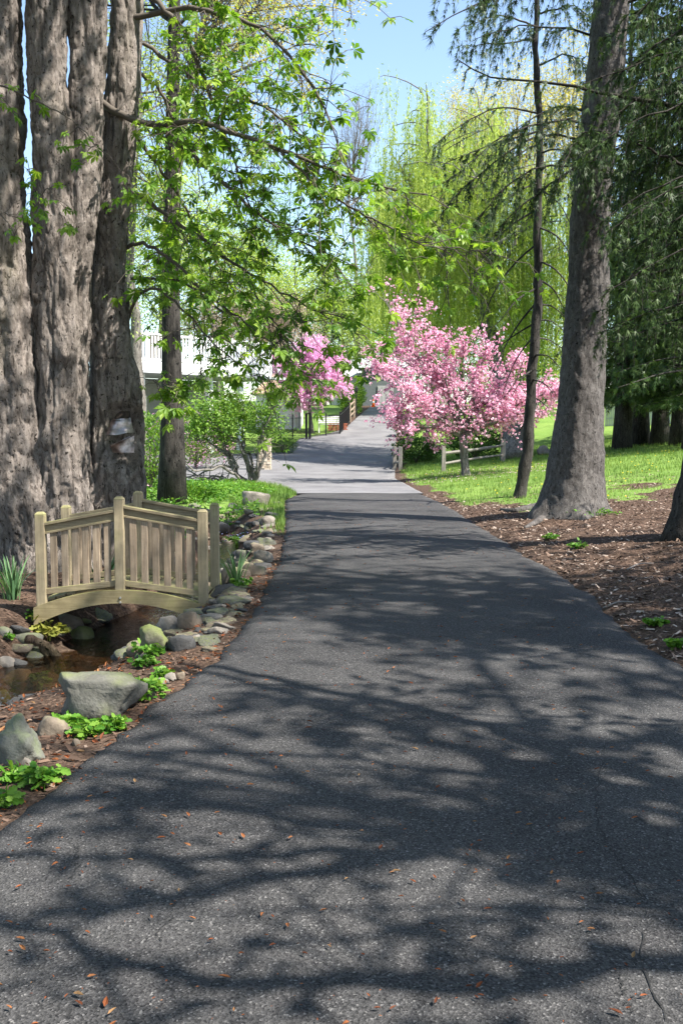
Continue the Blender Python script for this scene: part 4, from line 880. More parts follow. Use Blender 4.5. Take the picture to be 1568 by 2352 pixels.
# ------------------------------------------------------------------ small plants
prng = np.random.default_rng(99)
BL = np.array([[-.5, 0, 0], [.5, 0, 0], [.55, .35, .0], [-.55, .35, 0], [.4, .7, 0], [-.4, .7, 0], [0, 1, 0]]); BLF = [np.array([[0, 1, 2, 3], [3, 2, 4, 5]]), np.array([[5, 4, 6]])]
def straps(p, n, h, wd, spread, label, flowers=0):
    t = thing('daffodil_clump', p, label, 'plant'); mb = MB()
    for k in range(n):
        a = prng.random() * 6.28; d = A(math.cos(a), math.sin(a), 0); L = h * (.6 + .5 * prng.random()); b = p + d * spread * .3 * prng.random(); u = np.linspace(0, 1, 6)
        lean = .15 + .5 * prng.random(); pts = b + d * (L * lean * u ** 1.6)[:, None] + A(0, 0, 1) * (L * (u - .28 * lean * u ** 3))[:, None]; s = norm(np.cross(d, A(0, 0, 1))) + d * .3
        w_ = wd * np.array([.8, 1, 1, .9, .7, .1])[:, None] * .5; V = np.concatenate([pts - s * w_, pts + s * w_]); i = np.arange(5); mb.add(V, np.stack([i, i + 6, i + 7, i + 1], -1), prng.random())
    mb.build('leaves', M['strap_leaf'], t)
    return t
straps(hit(32, 1377), 46, .5, .022, .35, 'clump of blue-green daffodil leaves at the left edge beside the bridge')
straps(hit(545, 1346), 34, .42, .02, .25, 'clump of daffodil leaves on the bank right of the bridge')
straps(at(232, 1345, 11.3) * A(1, 1, 0) + A(0, 0, h1(*at(232, 1345, 11.3)[:2])), 40, .62, .024, .3, 'tall daffodil leaves seen through the bridge railing')
LOBE = []
for sx in (-1, 1): LOBE += [(0, .15, 0), (sx * .2, .3, .03), (sx * .14, .42, .02), (sx * .32, .55, .03), (sx * .17, .66, .02), (sx * .24, .82, .0), (0, 1, -.06)]
LOBE = np.array(LOBE); LOBEF = np.array([[0, 1, 2], [0, 2, 3], [0, 3, 4], [0, 4, 5], [0, 5, 6], [7, 9, 8], [7, 10, 9], [7, 11, 10], [7, 12, 11], [7, 13, 12]])
def weed(u, v, wpx, hpx, n, label, mat='weed_leaf', size=.052, name='weed_plant'):
    p = hit(u, v); r = wpx * pxm(p[1]) / 2; h = max(.05, hpx * pxm(p[1])); t = thing(name, p, label, 'plant'); mb = MB(); pos = []; dr = []
    for k in range(max(8, n // 3)):
        a = prng.random() * 6.28; rr = r * prng.random() ** .5; e = p + A(math.cos(a) * rr, math.sin(a) * rr * .8, h * (.4 + .6 * prng.random()) * (1 - .4 * rr / r)); b = p + A(math.cos(a) * rr * .3, math.sin(a) * rr * .3, -.01)
        q = bez(b, b + A(0, 0, h * .5), e * .7 + b * .3 + A(0, 0, h * .2), e, 5); mb.add(*tube(q, [.004, .004, .003, .003, .002], 3, False), .6)
        for s in range(7): pos.append(q[prng.integers(2, 5)] + prng.normal(0, .01, 3)); dr.append(norm(A(math.cos(a), math.sin(a), .2) + prng.normal(0, .8, 3) * A(1, 1, .3)))
    mb.build('stems', M[mat], t); put_leaves('leaves', M[mat], t, np.array(pos), prng, size, LOBE, LOBEF, .12, dirs=np.array(dr))
    return t
for a in ((318, 1606, 118, 66, 130, 'bright green lobed weed growing against the largest boulder'), (342, 1508, 62, 44, 50, 'bright green weed beside the mossy dome boulder'), (330, 1532, 50, 30, 40, 'small weed between the dome boulder and the largest boulder'),
          (366, 1556, 40, 26, 30, 'low weed by the long white stone at the road'), (196, 1690, 70, 30, 60, 'light green ferny weed at the road edge below the largest boulder'), (258, 1676, 64, 34, 60, 'ferny weed at the road edge right of the slab stone'),
          (96, 1806, 72, 56, 60, 'leafy weed by the road near the lower left corner'), (40, 1796, 60, 44, 40, 'weed beside the pale stone in the lower left'), (14, 1856, 60, 50, 40, 'weed in the lower left corner at the road edge'), (150, 1668, 60, 26, 40, 'weed at the foot of the slab stone'),
          (85, 1425, 60, 26, 50, 'low green weed in front of the left bridge post'), (560, 1348, 66, 24, 50, 'low green weed at the base of the right bank daffodils'), (14, 1470, 30, 22, 24, 'small weed at the left edge by the grey stone'), (92, 1585, 44, 52, 60, 'reddish green leafy sprout below the rotten stump')):
    weed(*a)
weed(108, 1470, 60, 64, 46, 'yellow-green drooping seedling beside the angular tan boulder', 'weed_gold', .1, 'seedling')
bb = weed(548, 1256, 66, 44, 60, 'bluebell plant with pale blue flowers on the upper stream bank', name='bluebell_plant')
p = ORG[bb.name]; put_leaves('flowers', M['bluebell'], bb, p + prng.normal(0, 1, (46, 3)) * A(.16, .12, .05) + A(0, 0, .22), prng, .05, DIA, DIAF, .4)
for u, v, wp, hp, l in ((2115, 2010, 60, 30, 'tuft of green weed in the mulch right of the road'), (2400, 2290, 50, 30, 'small weed in the dark mulch near the right edge'), (2020, 1975, 46, 24, 'weed sprig in the mulch before the massive spruce'), (2180, 1890, 210, 40, 'low weeds along the front of the massive spruce roots'), (2475, 2375, 40, 44, 'bright weed at the right picture edge by the road')):
    weed(u * .6272, v * .6272, wp * .6272, hp * .6272, 60, l, size=.05)

# fallen twigs and white debris on the mulch
for k, (u, v, du, l) in enumerate(((1345, 1520, 60, 'pale stick lying on the mulch'), (1420, 1400, 70, 'thin curved stick on the dark mulch'), (1470, 1310, 60, 'grey twig on the mulch between the two right trunks'), (1290, 1372, 30, 'short bleached stick at the road edge'))):
    a, b = hit(u - du / 2, v), hit(u + du / 2, v - 14); Q = resample([a, (a + b) / 2 + A(0, .05, .03), b], 8) + A(0, 0, .012); tag(obj('fallen_stick', *tube(Q, np.linspace(.012, .005, 8), 5), M['grey_twig'], None, None, True), l, 'stick')

# ------------------------------------------------------------------ loose stuff: chips, leaf litter, grass
def lay(n, xf, yf, zf, size, TV, TF, mat, name, label, cat, rnd=None, tilt=.35, seed=3, keep=None, lift=.006, ssc=(1, 1, 1)):
    g = np.random.default_rng(seed); x, y = xf(g, n), yf(g, n); 
    if callable(y): y = y(x)
    if keep is not None: k = keep(x, y, g); x, y = x[k], y[k]
    n = len(x); z = zf(x, y) + lift; a = g.random(n) * 6.283; d = np.stack([np.cos(a), np.sin(a), g.normal(0, tilt, n)], -1)
    V, Fc, r = scatter(TV, TF, np.stack([x, y, z], -1), spin(frames(d), g.normal(0, tilt, n)), (size * (.4 + 1.1 * g.random(n) ** 1.5))[:, None] * A(*ssc), None if rnd is None else rnd(g, n), g)
    o = obj(name, V, Fc, M[mat], None, r, False, (0, 0, 0)); return tag(o, label, cat, None, 'stuff')
CH = np.array([[-.16, 0, 0], [.16, .05, .05], [.2, .9, .03], [-.12, 1, 0]]); CHF = np.array([[0, 1, 2, 3]])
lay(52000, lambda g, n: 1.9 + 7.5 * g.random(n) ** 1.2, lambda g, n: 5.2 + 21 * g.random(n) ** 1.25, H, .05, CH, CHF, 'chips', 'mulch_chips', 'brown bark mulch and dry leaves covering the right roadside', 'mulch', None, .3, 3, lambda x, y, g: (x > XR(y) - .35 * g.random(len(x)) ** 5) & (g.random(len(x)) > grass_w(x, y) * .9))
lay(18000, lambda g, n: -.6 - 5.5 * g.random(n), lambda g, n: 3.5 + 15 * g.random(n) ** 1.3, H, .045, CH, CHF, 'chips', 'leaf_litter', 'brown leaf litter and wood bits along both banks of the stream', 'leaf litter', lambda g, n: g.random(n) ** 1.4 * .8, .3, 4, lambda x, y, g: (x < XL(y) + .02) & ((np.abs(x - XS(y)) > .42) | (g.random(len(x)) < .25)))
LIT = np.array([[0, 0, .0], [-.16, .3, .16], [.02, .35, 0], [.2, .22, .12], [-.1, .7, .2], [.06, .66, .05], [.17, .6, .2], [.02, 1.05, .16]]); LITF = np.array([[0, 2, 1], [0, 3, 2], [1, 2, 5], [1, 5, 4], [2, 3, 6], [2, 6, 5], [4, 5, 7], [5, 6, 7]])
g = np.random.default_rng(8); n = 2800; y = 2.4 + 20 * g.random(n) ** 1.5; l_, r_ = XL(y), XR(y); t = np.where(g.random(n) < .5, g.random(n) ** 2.2, g.random(n)); x = l_ + (r_ - l_) * (.01 + .98 * t); a = g.random(n) * 6.28
d = np.stack([np.cos(a), np.sin(a), g.normal(0, .12, n)], -1); V, Fc, r = scatter(LIT, LITF, np.stack([x, y, zr(y) + .012 + .012 * n2(x, y, .6, 2, 61)], -1), spin(frames(d), g.normal(0, .25, n)), .028 * (.3 + .9 * g.random(n) ** 2.5), None, g)
g2 = np.random.default_rng(9); tag(obj('road_litter', V, Fc, M['litter'], None, r, False, (0, 0, 0)), 'tiny rust red bud scales strewn all over the asphalt', 'leaf litter', None, 'stuff')
lay(2600, lambda g, n: -.4 - 2.2 * g.random(n), lambda g, n: 3.5 + 9 * g.random(n), H, .04, LIT, LITF, 'litter', 'red_litter', 'rust red bud scales scattered over the soil left of the road', 'leaf litter', None, .3, 6, lambda x, y, g: (x < XL(y) + .02) & (np.abs(x - XS(y)) > .5), .012)
fl = [mesh('fallen_leaf', LIT, LITF, M['litter'], np.full(8, q)) for q in (.1, .4, .7, 1.)]
for k, (u, v) in enumerate([(1000, 1818), (1080, 1950), (660, 2125), (800, 2020), (150, 2040), (120, 2125), (30, 2124), (170, 2288), (190, 2318), (240, 2322), (530, 2252), (900, 2004), (870, 1956), (1000, 2022), (1340, 2118), (1450, 2205), (1430, 2340), (1285, 2025), (605, 2100), (960, 1730), (700, 1680), (610, 1750), (345, 1735), (310, 1800), (925, 1735), (360, 1930), (560, 1930), (410, 2052), (1110, 2090), (520, 1740)]):
    p = on_z(u, v); o = bpy.data.objects.new('fallen_leaf', fl[k % 4]); COL.objects.link(o); s = .022 + .022 * prng.random(); o.scale = (s, s, s * .8); o.location = (p[0], p[1], road_z(p[0], p[1]) + .01); o.rotation_euler = (0, .1, prng.random() * 6.28)
    tag(o, 'larger curled rust brown leaf scrap lying on the asphalt', 'leaf', 'rust leaf scraps on the near asphalt')
BLADE = np.array([[-.06, 0, 0], [.06, 0, 0], [.1, .25, .9]]); BLF3 = np.array([[0, 1, 2]])
def grass(name, label, n, xf, yf, size, dens, seed, mat='grass_blade'):
    g = np.random.default_rng(seed); y = yf(g, n); x = xf(g, n, y); k = dens(x, y, g); x, y = x[k], y[k]; n = len(x); a = g.random(n) * 6.283; c, s = np.cos(a), np.sin(a); R = np.zeros((n, 3, 3)); R[:, 0, 0] = c; R[:, 0, 1] = -s; R[:, 1, 0] = s; R[:, 1, 1] = c; R[:, 2, 2] = 1
    sz = size(y) * (.5 + g.random(n)); V, Fc, r = scatter(BLADE, BLF3, np.stack([x, y, H(x, y) - .005], -1), R, sz, np.clip(.5 + .25 * g.normal(size=n) + .3 * n2(x, y, .6, 2, 7), 0, 1), g)
    return tag(obj(name, V, Fc, M[mat], None, r, False, (0, 0, 0)), label, 'grass', None, 'stuff')
grass('lawn_grass', 'short sunlit green lawn rising to the right', 90000, lambda g, n, y: XR(y) + .1 + 16 * g.random(n) ** 1.1, lambda g, n: 13 + 34 * g.random(n), lambda y: .05 + .0018 * y, lambda x, y, g: (g.random(len(x)) < grass_w(x, y)) & (x < .4 * y + 2), 31)
grass('bank_grass', 'green grass along the left road edge upstream', 14000, lambda g, n, y: XL(y) - .05 - 1.3 * g.random(n) ** 1.5, lambda g, n: 15 + 17 * g.random(n), lambda y: .09 + .002 * y, lambda x, y, g: g.random(len(x)) < grass_w(x, y), 32)
g = np.random.default_rng(33); n = 30000; y = 16 + 17.5 * g.random(n); x = XL(np.minimum(y, 32)) - .6 - 8 * g.random(n); k = (np.abs(x - XS(y)) > .6) | (y > 21); k &= (y < 32.8) & (n2(x, y, .9, 3, 12) > -.35); x, y = x[k], y[k]; n = len(x)
tag(put_leaves('ground_cover', M['weed_leaf'], None, np.stack([x, y, H(x, y) + .03 + .16 * g.random(n)], -1), g, .085, DIA, DIAF, .05), 'low green ground cover under the shrub left of the stream', 'ground cover', None, 'stuff')
g = np.random.default_rng(34); n = 170; y = 19 + 24 * g.random(n); x = XR(y) + 1 + .3 * y * g.random(n); V, Fc = ICO[1]; V, Fc, r = scatter(V, Fc, np.stack([x, y, H(x, y) + .07], -1), np.repeat(np.eye(3)[None], n, 0), np.full(n, .02)[:, None] * A(1, 1, .5), None, g)
tag(obj('dandelion_flowers', V, Fc, M['dandelion'], None, r, False, (0, 0, 0)), 'tiny yellow dandelions dotted over the lawn', 'dandelions', None, 'stuff')

# ------------------------------------------------------------------ shrubs, blossom trees, willow
CB = hit(1070, 1092)
ct = thing('cherry_tree', CB, 'pink blossoming cherry tree beside the split rail fence', 'tree'); rng = np.random.default_rng(15); yc = CB[1]
wood = MB(); tr = resample([at(1070, 1100, yc), at(1066, 1060, yc), at(1064, 1020, yc), at(1062, 1000, yc)], 8); wood.add(*tube(tr, [.2, .15, .135, .13, .13, .13, .135, .14], 12)); an = []
CL = [[(1062, 1003), (1140, 955), (1210, 930), (1268, 905)], [(1062, 1003), (990, 955), (935, 940), (900, 945)], [(1062, 1003), (1010, 960), (960, 930), (925, 900), (890, 850)], [(1062, 1000), (1040, 940), (985, 860), (930, 780), (905, 700), (890, 680)], [(1062, 1000), (1075, 950), (1110, 920), (1160, 900), (1210, 900), (1260, 910)], [(1062, 1000), (1050, 930), (1020, 850), (1000, 790), (950, 720)],
      [(1064, 1000), (1090, 940), (1100, 860), (1120, 800), (1130, 790)], [(1064, 1003), (1110, 980), (1160, 960), (1200, 950), (1250, 960)], [(1060, 1003), (1000, 980), (950, 975), (930, 990)], [(1062, 1000), (1070, 930), (1060, 850), (1060, 790)], [(1062, 1003), (1120, 950), (1180, 880), (1190, 840)], [(1062, 1000), (980, 920), (900, 860), (865, 845)], [(1062, 1002), (1020, 900), (960, 830), (880, 800)]]
for pl in CL:
    for rep in range(2):
        dy = rng.normal(0, 1.1); P = resample([at(u + rng.normal(0, 14 * (k > 1)), v + rng.normal(0, 12 * (k > 1)), yc + dy * k / len(pl)) for k, (u, v) in enumerate(pl)], 16); wood.add(*tube(P, np.linspace(.06, .01, 16) * (1 if rep == 0 else .7), 6, False))
        for s in range(16):
            i = rng.integers(4, 16); e = P[i] + norm(rng.normal(size=3) + A(0, 0, .45)) * (.35 + .75 * rng.random()); q = bez(P[i], P[i] + A(0, 0, .1), (P[i] + e) / 2 + rng.normal(0, .1, 3), e, 6); wood.add(*tube(q, np.linspace(.014, .004, 6), 4, False)); an.append(q[1:]); 
        an.append(P[7:])
wood.build('trunk', M['grey_bark'], ct, True); an = np.concatenate(an); an = an[vnoise(an * 1.5, 77) > -.35]; n = 12500; k = rng.integers(0, len(an), n); p = an[k] + rng.normal(0, .085, (n, 3)); 
bl = []
for q in range(3):
    TV, TF = pompom(rng, 8); kk = np.arange(q, n, 3); V, Fc, r = scatter(TV, TF, p[kk], spin(frames(norm(rng.normal(size=(len(kk), 3)))), rng.random(len(kk)) * 6.28), .05 * (.5 + .9 * rng.random(len(kk))), np.clip(.55 + .25 * rng.normal(size=len(kk)), 0, 1)); bl.append((V, Fc, r))
mb = MB()
for V, Fc, r in bl: mb.add(V, Fc, r)
V, Fs = mb.get(); rr = np.concatenate(mb.R); rr = np.clip(rr + .22 * rng.normal(size=len(rr) // 4).repeat(4), 0, 1); o = obj('blossom', V, Fs, M['cherry_petal'], ct, rr); o['kind'] = 'stuff'

RB = A(*at(715, 985, 58)); RB[2] = h1(RB[0], RB[1])
c = at(720, 855, 58)
broadleaf('redbud_tree', 'magenta pink flowering redbud tree behind the black metal fence', 41, RB, c[2] - RB[2], .13, c + A(0, 0, -.1), (2.3, 2.0, 2.1), (36, 10, 4), 'redbud_petal', .1, 13, 'grey_bark', None, .05, DIA, DIAF, start=.3, foliage='blossom')
# willow with hanging strands
def willow(name, label, seed, base, trunk_px, Y, limbs, n_str, lmax, zmin, mat, lsize, spread):
    rng = np.random.default_rng(seed); t = thing(name, base, label, 'tree'); wood = MB()
    P = resample([base - A(0, 0, .2)] + [at(*p) for p in trunk_px], 16); wood.add(*tube(P, np.linspace(.55, .26, 16) * np.r_[1.4, 1.15, np.ones(14)], 12)); an = []
    for pl in limbs:
        for rep in range(2):
            Q = resample([P[-1 - rng.integers(0, 5)]] + [at(u + rng.normal(0, 14), v + rng.normal(0, 14), Y + dy + rng.normal(0, .8)) for u, v, dy in pl], 14); wood.add(*tube(Q, np.linspace(.16, .02, 14), 6, False)); an.append(Q[4:])
            for s in range(6):
                i = rng.integers(5, 14); e = Q[i] + A(rng.normal(0, spread), rng.normal(0, spread), .5 + .6 * rng.random()); q = bez(Q[i], Q[i] + A(0, 0, .5), e + A(0, 0, .3), e, 6); wood.add(*tube(q, np.linspace(.035, .01, 6), 4, False)); an.append(q[2:])
    an = np.concatenate(an); pos = []; dr = []; sw = MB()
    for k in range(n_str):
        a = an[rng.integers(0, len(an))] + rng.normal(0, .25, 3); L = min(lmax * (.3 + .7 * rng.random()), a[2] - zmin - 1.5 * rng.random())
        if L < .5: continue
        m = int(L / .1); u = np.linspace(0, 1, 9); q = a + np.stack([rng.normal(0, .25) * u + .06 * np.sin(u * 5 + rng.random() * 6), rng.normal(0, .25) * u, -L * u + .2 * np.sin(u * 1.5) * (1 - u)], -1); sw.add(*tube(q[::2], .006, 3, False))
        s = rng.random(m); pos.append(np.stack([np.interp(s, u, q[:, c]) for c in range(3)], -1) + rng.normal(0, .02, (m, 3)))
    wood.build('trunk', M['grey_bark'], t, True); sw.build('strand', M['new_leaf'], t); pos = np.concatenate(pos); n = len(pos); d = norm(rng.normal(size=(n, 3)) * .5 + A(0, 0, -1.0)); r = np.clip(.5 + .25 * rng.normal(size=n) + .3 * vnoise(pos * .6, 2), 0, 1)
    V, Fc, rr = scatter(SLIM * A(1.25, 1, 1), DIAF, pos, spin(frames(d), rng.random(n) * 6.28), lsize * (.6 + .8 * rng.random(n)), r); o = obj('crown', V, Fc, M[mat], t, rr); o['kind'] = 'stuff'
    return t
WB = hit(1186, 1052)
willow('willow_tree', 'tall weeping willow with yellow-green hanging strands behind the pink cherry', 51, WB, [(1178, 960, 43), (1140, 830, 44), (1110, 720, 45), (1085, 600, 46)], 46, [[(1040, 500, 0), (980, 330, -1), (960, 240, 0)], [(1000, 520, 1), (930, 400, 1), (900, 350, 1)], [(1120, 450, 0), (1150, 330, 0), (1120, 260, 0)], [(1180, 520, 0), (1230, 420, 0), (1280, 390, 0)], [(1060, 470, 2), (1050, 350, 2), (1030, 290, 3)], [(1150, 560, -2), (1220, 520, -2), (1290, 480, -2)], [(1000, 580, -2), (920, 500, -2), (880, 460, -1)], [(1200, 640, 0), (1270, 600, 0), (1320, 570, 0)], [(1080, 500, -2), (1090, 420, -2), (1060, 390, -3)]], 2000, 7.0, 2.0, 'willow_leaf', .165, 1.3)
W2 = A(4.2 + 3.5, 76, 0); W2[2] = h1(W2[0], W2[1])
willow('far_willow_tree', 'hazy pale weeping willow hanging over the top of the driveway', 52, W2, [(985, 800, 76), (950, 640, 76)], 75, [[(920, 500, 0), (890, 420, 0), (860, 430, 0)], [(900, 560, 0), (850, 500, 0), (830, 520, 0)], [(960, 450, 0), (970, 380, 0), (980, 340, 0)], [(900, 640, -3), (860, 620, -3), (840, 640, -3)], [(1000, 560, 0), (1040, 520, 0)]], 560, 8.5, 5.3, 'willow_leaf', .26, 1.6)

# shrub with gnarled stems, left of the stream
GB = hit(560, 1112)
gs = thing('gnarled_shrub', GB, 'sprawling evergreen shrub with twisted grey stems left of the driveway', 'shrub'); rng = np.random.default_rng(61); wood = MB(); yg = GB[1]; an = []
GL = [[(580, 1118), (575, 1060), (545, 1010), (500, 985), (450, 960), (420, 930)], [(575, 1115), (540, 1080), (500, 1075), (470, 1090), (430, 1080), (415, 1040)], [(585, 1118), (590, 1060), (600, 1000), (620, 950), (640, 930)], [(560, 1110), (520, 1040), (470, 1010), (430, 1000)], [(575, 1100), (560, 1030), (560, 960), (540, 900)], [(570, 1110), (500, 1100), (440, 1095), (400, 1085)], [(580, 1110), (610, 1050), (605, 990), (580, 930)], [(540, 1075), (510, 1010), (480, 940), (470, 900)]]
for pl in GL:
    for rep in range(2):
        dy = rng.normal(0, .7); P = resample([at(u + rng.normal(0, 5), v + rng.normal(0, 5) * (k > 0), yg + dy * k / 3) for k, (u, v) in enumerate(pl)], 18); P[2:-1] += rng.normal(0, .05, (15, 3)); wood.add(*tube(P, np.linspace(.055, .014, 18), 7, False))
        for s in range(14):
            i = rng.integers(4, 18); e = P[i] + norm(rng.normal(size=3) + A(0, 0, .3)) * (.3 + .5 * rng.random()); q = bez(P[i], P[i] + rng.normal(0, .12, 3), e + rng.normal(0, .12, 3), e, 5); wood.add(*tube(q, np.linspace(.016, .005, 5), 4, False))
            if at(0, 1015, e[1])[2] < e[2]: an.append(q[2:])
wood.build('stem', M['grey_bark'], gs, True)
c = at(540, 975, yg); n = 6500; an = np.concatenate(an); k = rng.integers(0, len(an), n); p = an[k] + rng.normal(0, .2, (n, 3))
d = norm(rng.normal(size=(5000, 3))); d[:, 2] = np.abs(d[:, 2]) * 1.1 - .25; sh = c + d * A(1.85, 1.2, 1.15) * (.8 + .25 * vnoise(d * 2.5, 4))[:, None] + rng.normal(0, .1, (5000, 3)); sh = sh[vnoise(sh * 1.6, 9) > .0]
al = np.concatenate([p, sh]); al = al[al[:, 2] > at(0, 1012, yg)[2] + .12 * rng.normal(size=len(al))]
put_leaves('foliage', M['mid_leaf'], gs, al, rng, .1, LEAF, LEAFF, .1)
def bush(name, label, seed, p, r, n, mat, ls, cat='shrub', TV=DIA, TF=DIAF, group=None, flowers=None):
    rng = np.random.default_rng(seed); p = np.array(p, float); r = np.array(r, float); t = thing(name, p, label, cat, group); wood = MB()
    for k in range(14):
        a = rng.random() * 6.28; e = p + A(math.cos(a) * r[0] * .7, math.sin(a) * r[1] * .7, r[2] * (1 + .7 * rng.random())); wood.add(*tube(bez(p - A(0, 0, .05), p + A(0, 0, r[2] * .5), (p + e) / 2, e, 6), np.linspace(.03, .006, 6), 4, False))
    wood.build('stem', M['twig'], t); d = norm(rng.normal(size=(n, 3))); q = (1 - .5 * rng.random(n) ** 2) * (.85 + .22 * fbm(d * 2.4 + seed, 2, seed)); pos = p + A(0, 0, r[2]) + d * r * q[:, None]; gz = H(pos[:, 0], pos[:, 1]); pos = pos[pos[:, 2] > gz + .02]
    put_leaves('foliage', M[mat], t, pos, rng, ls, TV, TF, .05, dirs=norm(pos - p))
    if flowers: k = rng.integers(0, len(pos), flowers[1]); put_leaves('flowers', M[flowers[0]], t, pos[k] + norm(pos[k] - p - A(0, 0, r[2])) * .06, rng, flowers[2], DIA, DIAF, 0)
    return t
def gp(u, v, Y): p = at(u, v, Y); p[2] = h1(p[0], p[1]); return p
bush('mound_shrub', 'low rounded grey-green shrub at the driveway bend behind the stone pillar', 71, gp(652, 1032, 49.7), (.75, .7, .45), 5000, 'shade_leaf', .07, TV=SLIM)
bush('azalea_shrub', 'pink flowering azalea in front of the deck house', 72, gp(450, 1000, 43), (1.9, 1.2, 1.3), 5000, 'mid_leaf', .1, flowers=('azalea_petal', 1500, .1))
bush('azalea_shrub', 'leafy shrub with a few pink flowers between giant trunk and dark straight trunk', 73, gp(345, 1060, 27), (1.0, .8, 1.2), 5000, 'mid_leaf', .085, flowers=('azalea_petal', 160, .08))
bush('green_shrub', 'round bright green small tree beside the top split rail fence', 74, gp(808, 945, 70), (1.1, 1.0, 1.2), 4500, 'mid_leaf', .13)
bush('fence_shrub', 'dark leafy shrubs behind the short fence posts by the driveway', 75, gp(955, 1072, 45), (1.2, 1.0, .6), 5000, 'shade_leaf', .1)
bush('fence_shrub', 'dark evergreen bush under the cherry behind the split rail fence', 76, gp(1090, 1050, 43), (1.5, 1.0, .8), 5500, 'shade_leaf', .1)
bush('driveway_shrub', 'green shrub at the right of the uphill driveway', 77, gp(935, 1010, 56), (.9, .8, .6), 3500, 'shade_leaf', .1)
bush('creek_shrub', 'low leafy plants at the foot of the dark straight trunk', 78, hit(440, 1150), (.7, .5, .2), 1500, 'weed_leaf', .08)

# ------------------------------------------------------------------ the deck house
def part(name, V, Fc, mat, parent, rnd=None): return obj(name, V, Fc, M[mat], parent, None if rnd is None else np.full(len(V), rnd))
def on_line(a, b, t): return a + (b - a) * t
dl, dr = at(225, 840, 44.5), at(620, 851, 52); dl[2] = dr[2] = 4.78       # front edge of the deck floor
hs = thing('deck_house', gp(460, 1010, 49), 'white house with a raised deck, white balusters and columns behind the trees', 'house')
fx = norm((dr - dl) * A(1, 1, 0)); bk = A(-fx[1], fx[0], 0); L = np.linalg.norm(dr - dl)
def hb(name, t0, t1, d0, d1, z0, z1, mat, parent=None, rnd=None):
    """box along the front of the house: t metres along, d metres behind the front edge"""
    c = [dl * A(1, 1, 0) + fx * t + bk * d for t, d in ((t0, d0), (t1, d0), (t1, d1), (t0, d1))]
    V = np.array([[p[0], p[1], z] for z in (z0, z1) for p in c]); return part(name, V, BOXF, mat, parent or hs, rnd)
hb('deck_floor', 0, L, 0, 3.6, 4.62, 4.78, 'white'); hb('fascia_board', -.05, L + .05, -.06, -.003, 4.5, 4.86, 'white'); hb('eave', -.1, L + .9, -.25, 3.6, 4.38, 4.497, 'grey_paint')
hb('side_fascia', L + .003, L + .06, -.003, 3.5, 4.503, 4.86, 'white'); hb('wall', 0, L - .4, 3.7, 9, .2, 4.37, 'shade_grey'); hb('upper_wall', 0, L - .6, 7.0, 9, 4.8, 7.0, 'dark_backing')  # upper wall darkened in colour so the baluster gaps read dark
for tp_ in (1.0, 2.55, 4.6, 6.6, 8.6): 
    if tp_ < L: hb('column', tp_ - .14, tp_ + .14, .25, .53, .4, 4.37, 'white')
for tw_ in (2.0, 4.6, 7.2):
    wdw = hb('window', tw_ - .6, tw_ + .6, 3.64, 3.697, 1.7, 3.5, 'white')
    for a, b in ((-.5, -.03), (.03, .5)): hb('pane', tw_ + a, tw_ + b, 3.62, 3.637, 1.8, 3.4, 'glass', wdw)
hb('top_rail', -.02, L + .05, -.075, .075, 6.14, 6.22, 'white'); hb('lower_rail', 0, L, -.04, .04, 4.98, 5.04, 'white'); hb('solid_panel', 0, L, -.0, .02, 4.86, 5.06, 'white')
nb = int(L / .175)
for k in range(nb): hb('baluster', .05 + k * L / nb, .05 + k * L / nb + .075, -.035, -.003, 5.045, 6.137, 'white')
for k in range(5): hb('railing_post', k * L / 4 - .06, k * L / 4 + .06, -.09, .03, 4.87, 6.3, 'white')
hb('side_rail', L - .02, L + .05, .08, 3.5, 6.14, 6.22, 'white'); hb('side_panel', L - .004, L + .03, .08, 3.5, 4.87, 6.13, 'white')
# white pool house with a brown shingle roof
ph = thing('pool_house', gp(650, 965, 60), 'small white outbuilding with brown shingle roof behind the black fence', 'building')
a, b = at(588, 965, 60), at(690, 965, 60); z0 = h1(640 * 0 - 3.5, 60) - .1; zt = at(640, 906, 60)[2]; zp = at(640, 873, 62)[2]
part('wall', *box(a[0], b[0], 60, 64, z0, zt), 'white', ph)
V = np.array([[a[0] - .3, 59.7, zt + .003], [b[0] + .3, 59.7, zt + .003], [b[0] + .3, 64.3, zt + .003], [a[0] - .3, 64.3, zt + .003], [a[0] + .9, 61.9, zp + .35], [b[0] - .9, 61.9, zp + .35], [b[0] - .9, 62.1, zp + .35], [a[0] + .9, 62.1, zp + .35]])
rf = part('roof', V, BOXF, 'mortar', ph)
for k in range(9):       # shingle courses on the front slope
    for q in range(14):
        t0, t1 = k / 9, (k + 1.06) / 9; inset = .9 + .3
        def pt(s, t): xl, xr = a[0] - .3 + inset * t, b[0] + .3 - inset * t; return A(xl + (xr - xl) * s, 59.7 + 2.2 * t, zt + .012 + (zp + .35 - zt) * t)
        s0, s1 = q / 14 + .003, (q + 1) / 14 - .003; off = A(0, -.012, .03); V = np.array([pt(s0, t0), pt(s1, t0), pt(s1, min(t1, 1)), pt(s0, min(t1, 1))]); V = np.concatenate([V, V + off * A(1, 1, 1)]); part('shingle', V, BOXF, 'roof_brown', rf, float(RNG.random()))
part('window', *box(a[0] + .55, a[0] + 1.2, 59.93, 59.997, zt - 1.15, zt - .2, ), 'white', ph)
for k in range(2): part('pane', *box(a[0] + .6 + k * .3, a[0] + .86 + k * .3, 59.9, 59.927, zt - 1.1, zt - .25), 'glass', ph)
part('door', *box(b[0] - 1.0, b[0] - .3, 59.93, 59.997, z0 + .1, zt - .15), 'white', ph); part('corner_board', *box(b[0] - .14, b[0] + .03, 59.9, 59.995, z0, zt - .003), 'grey_paint', ph)
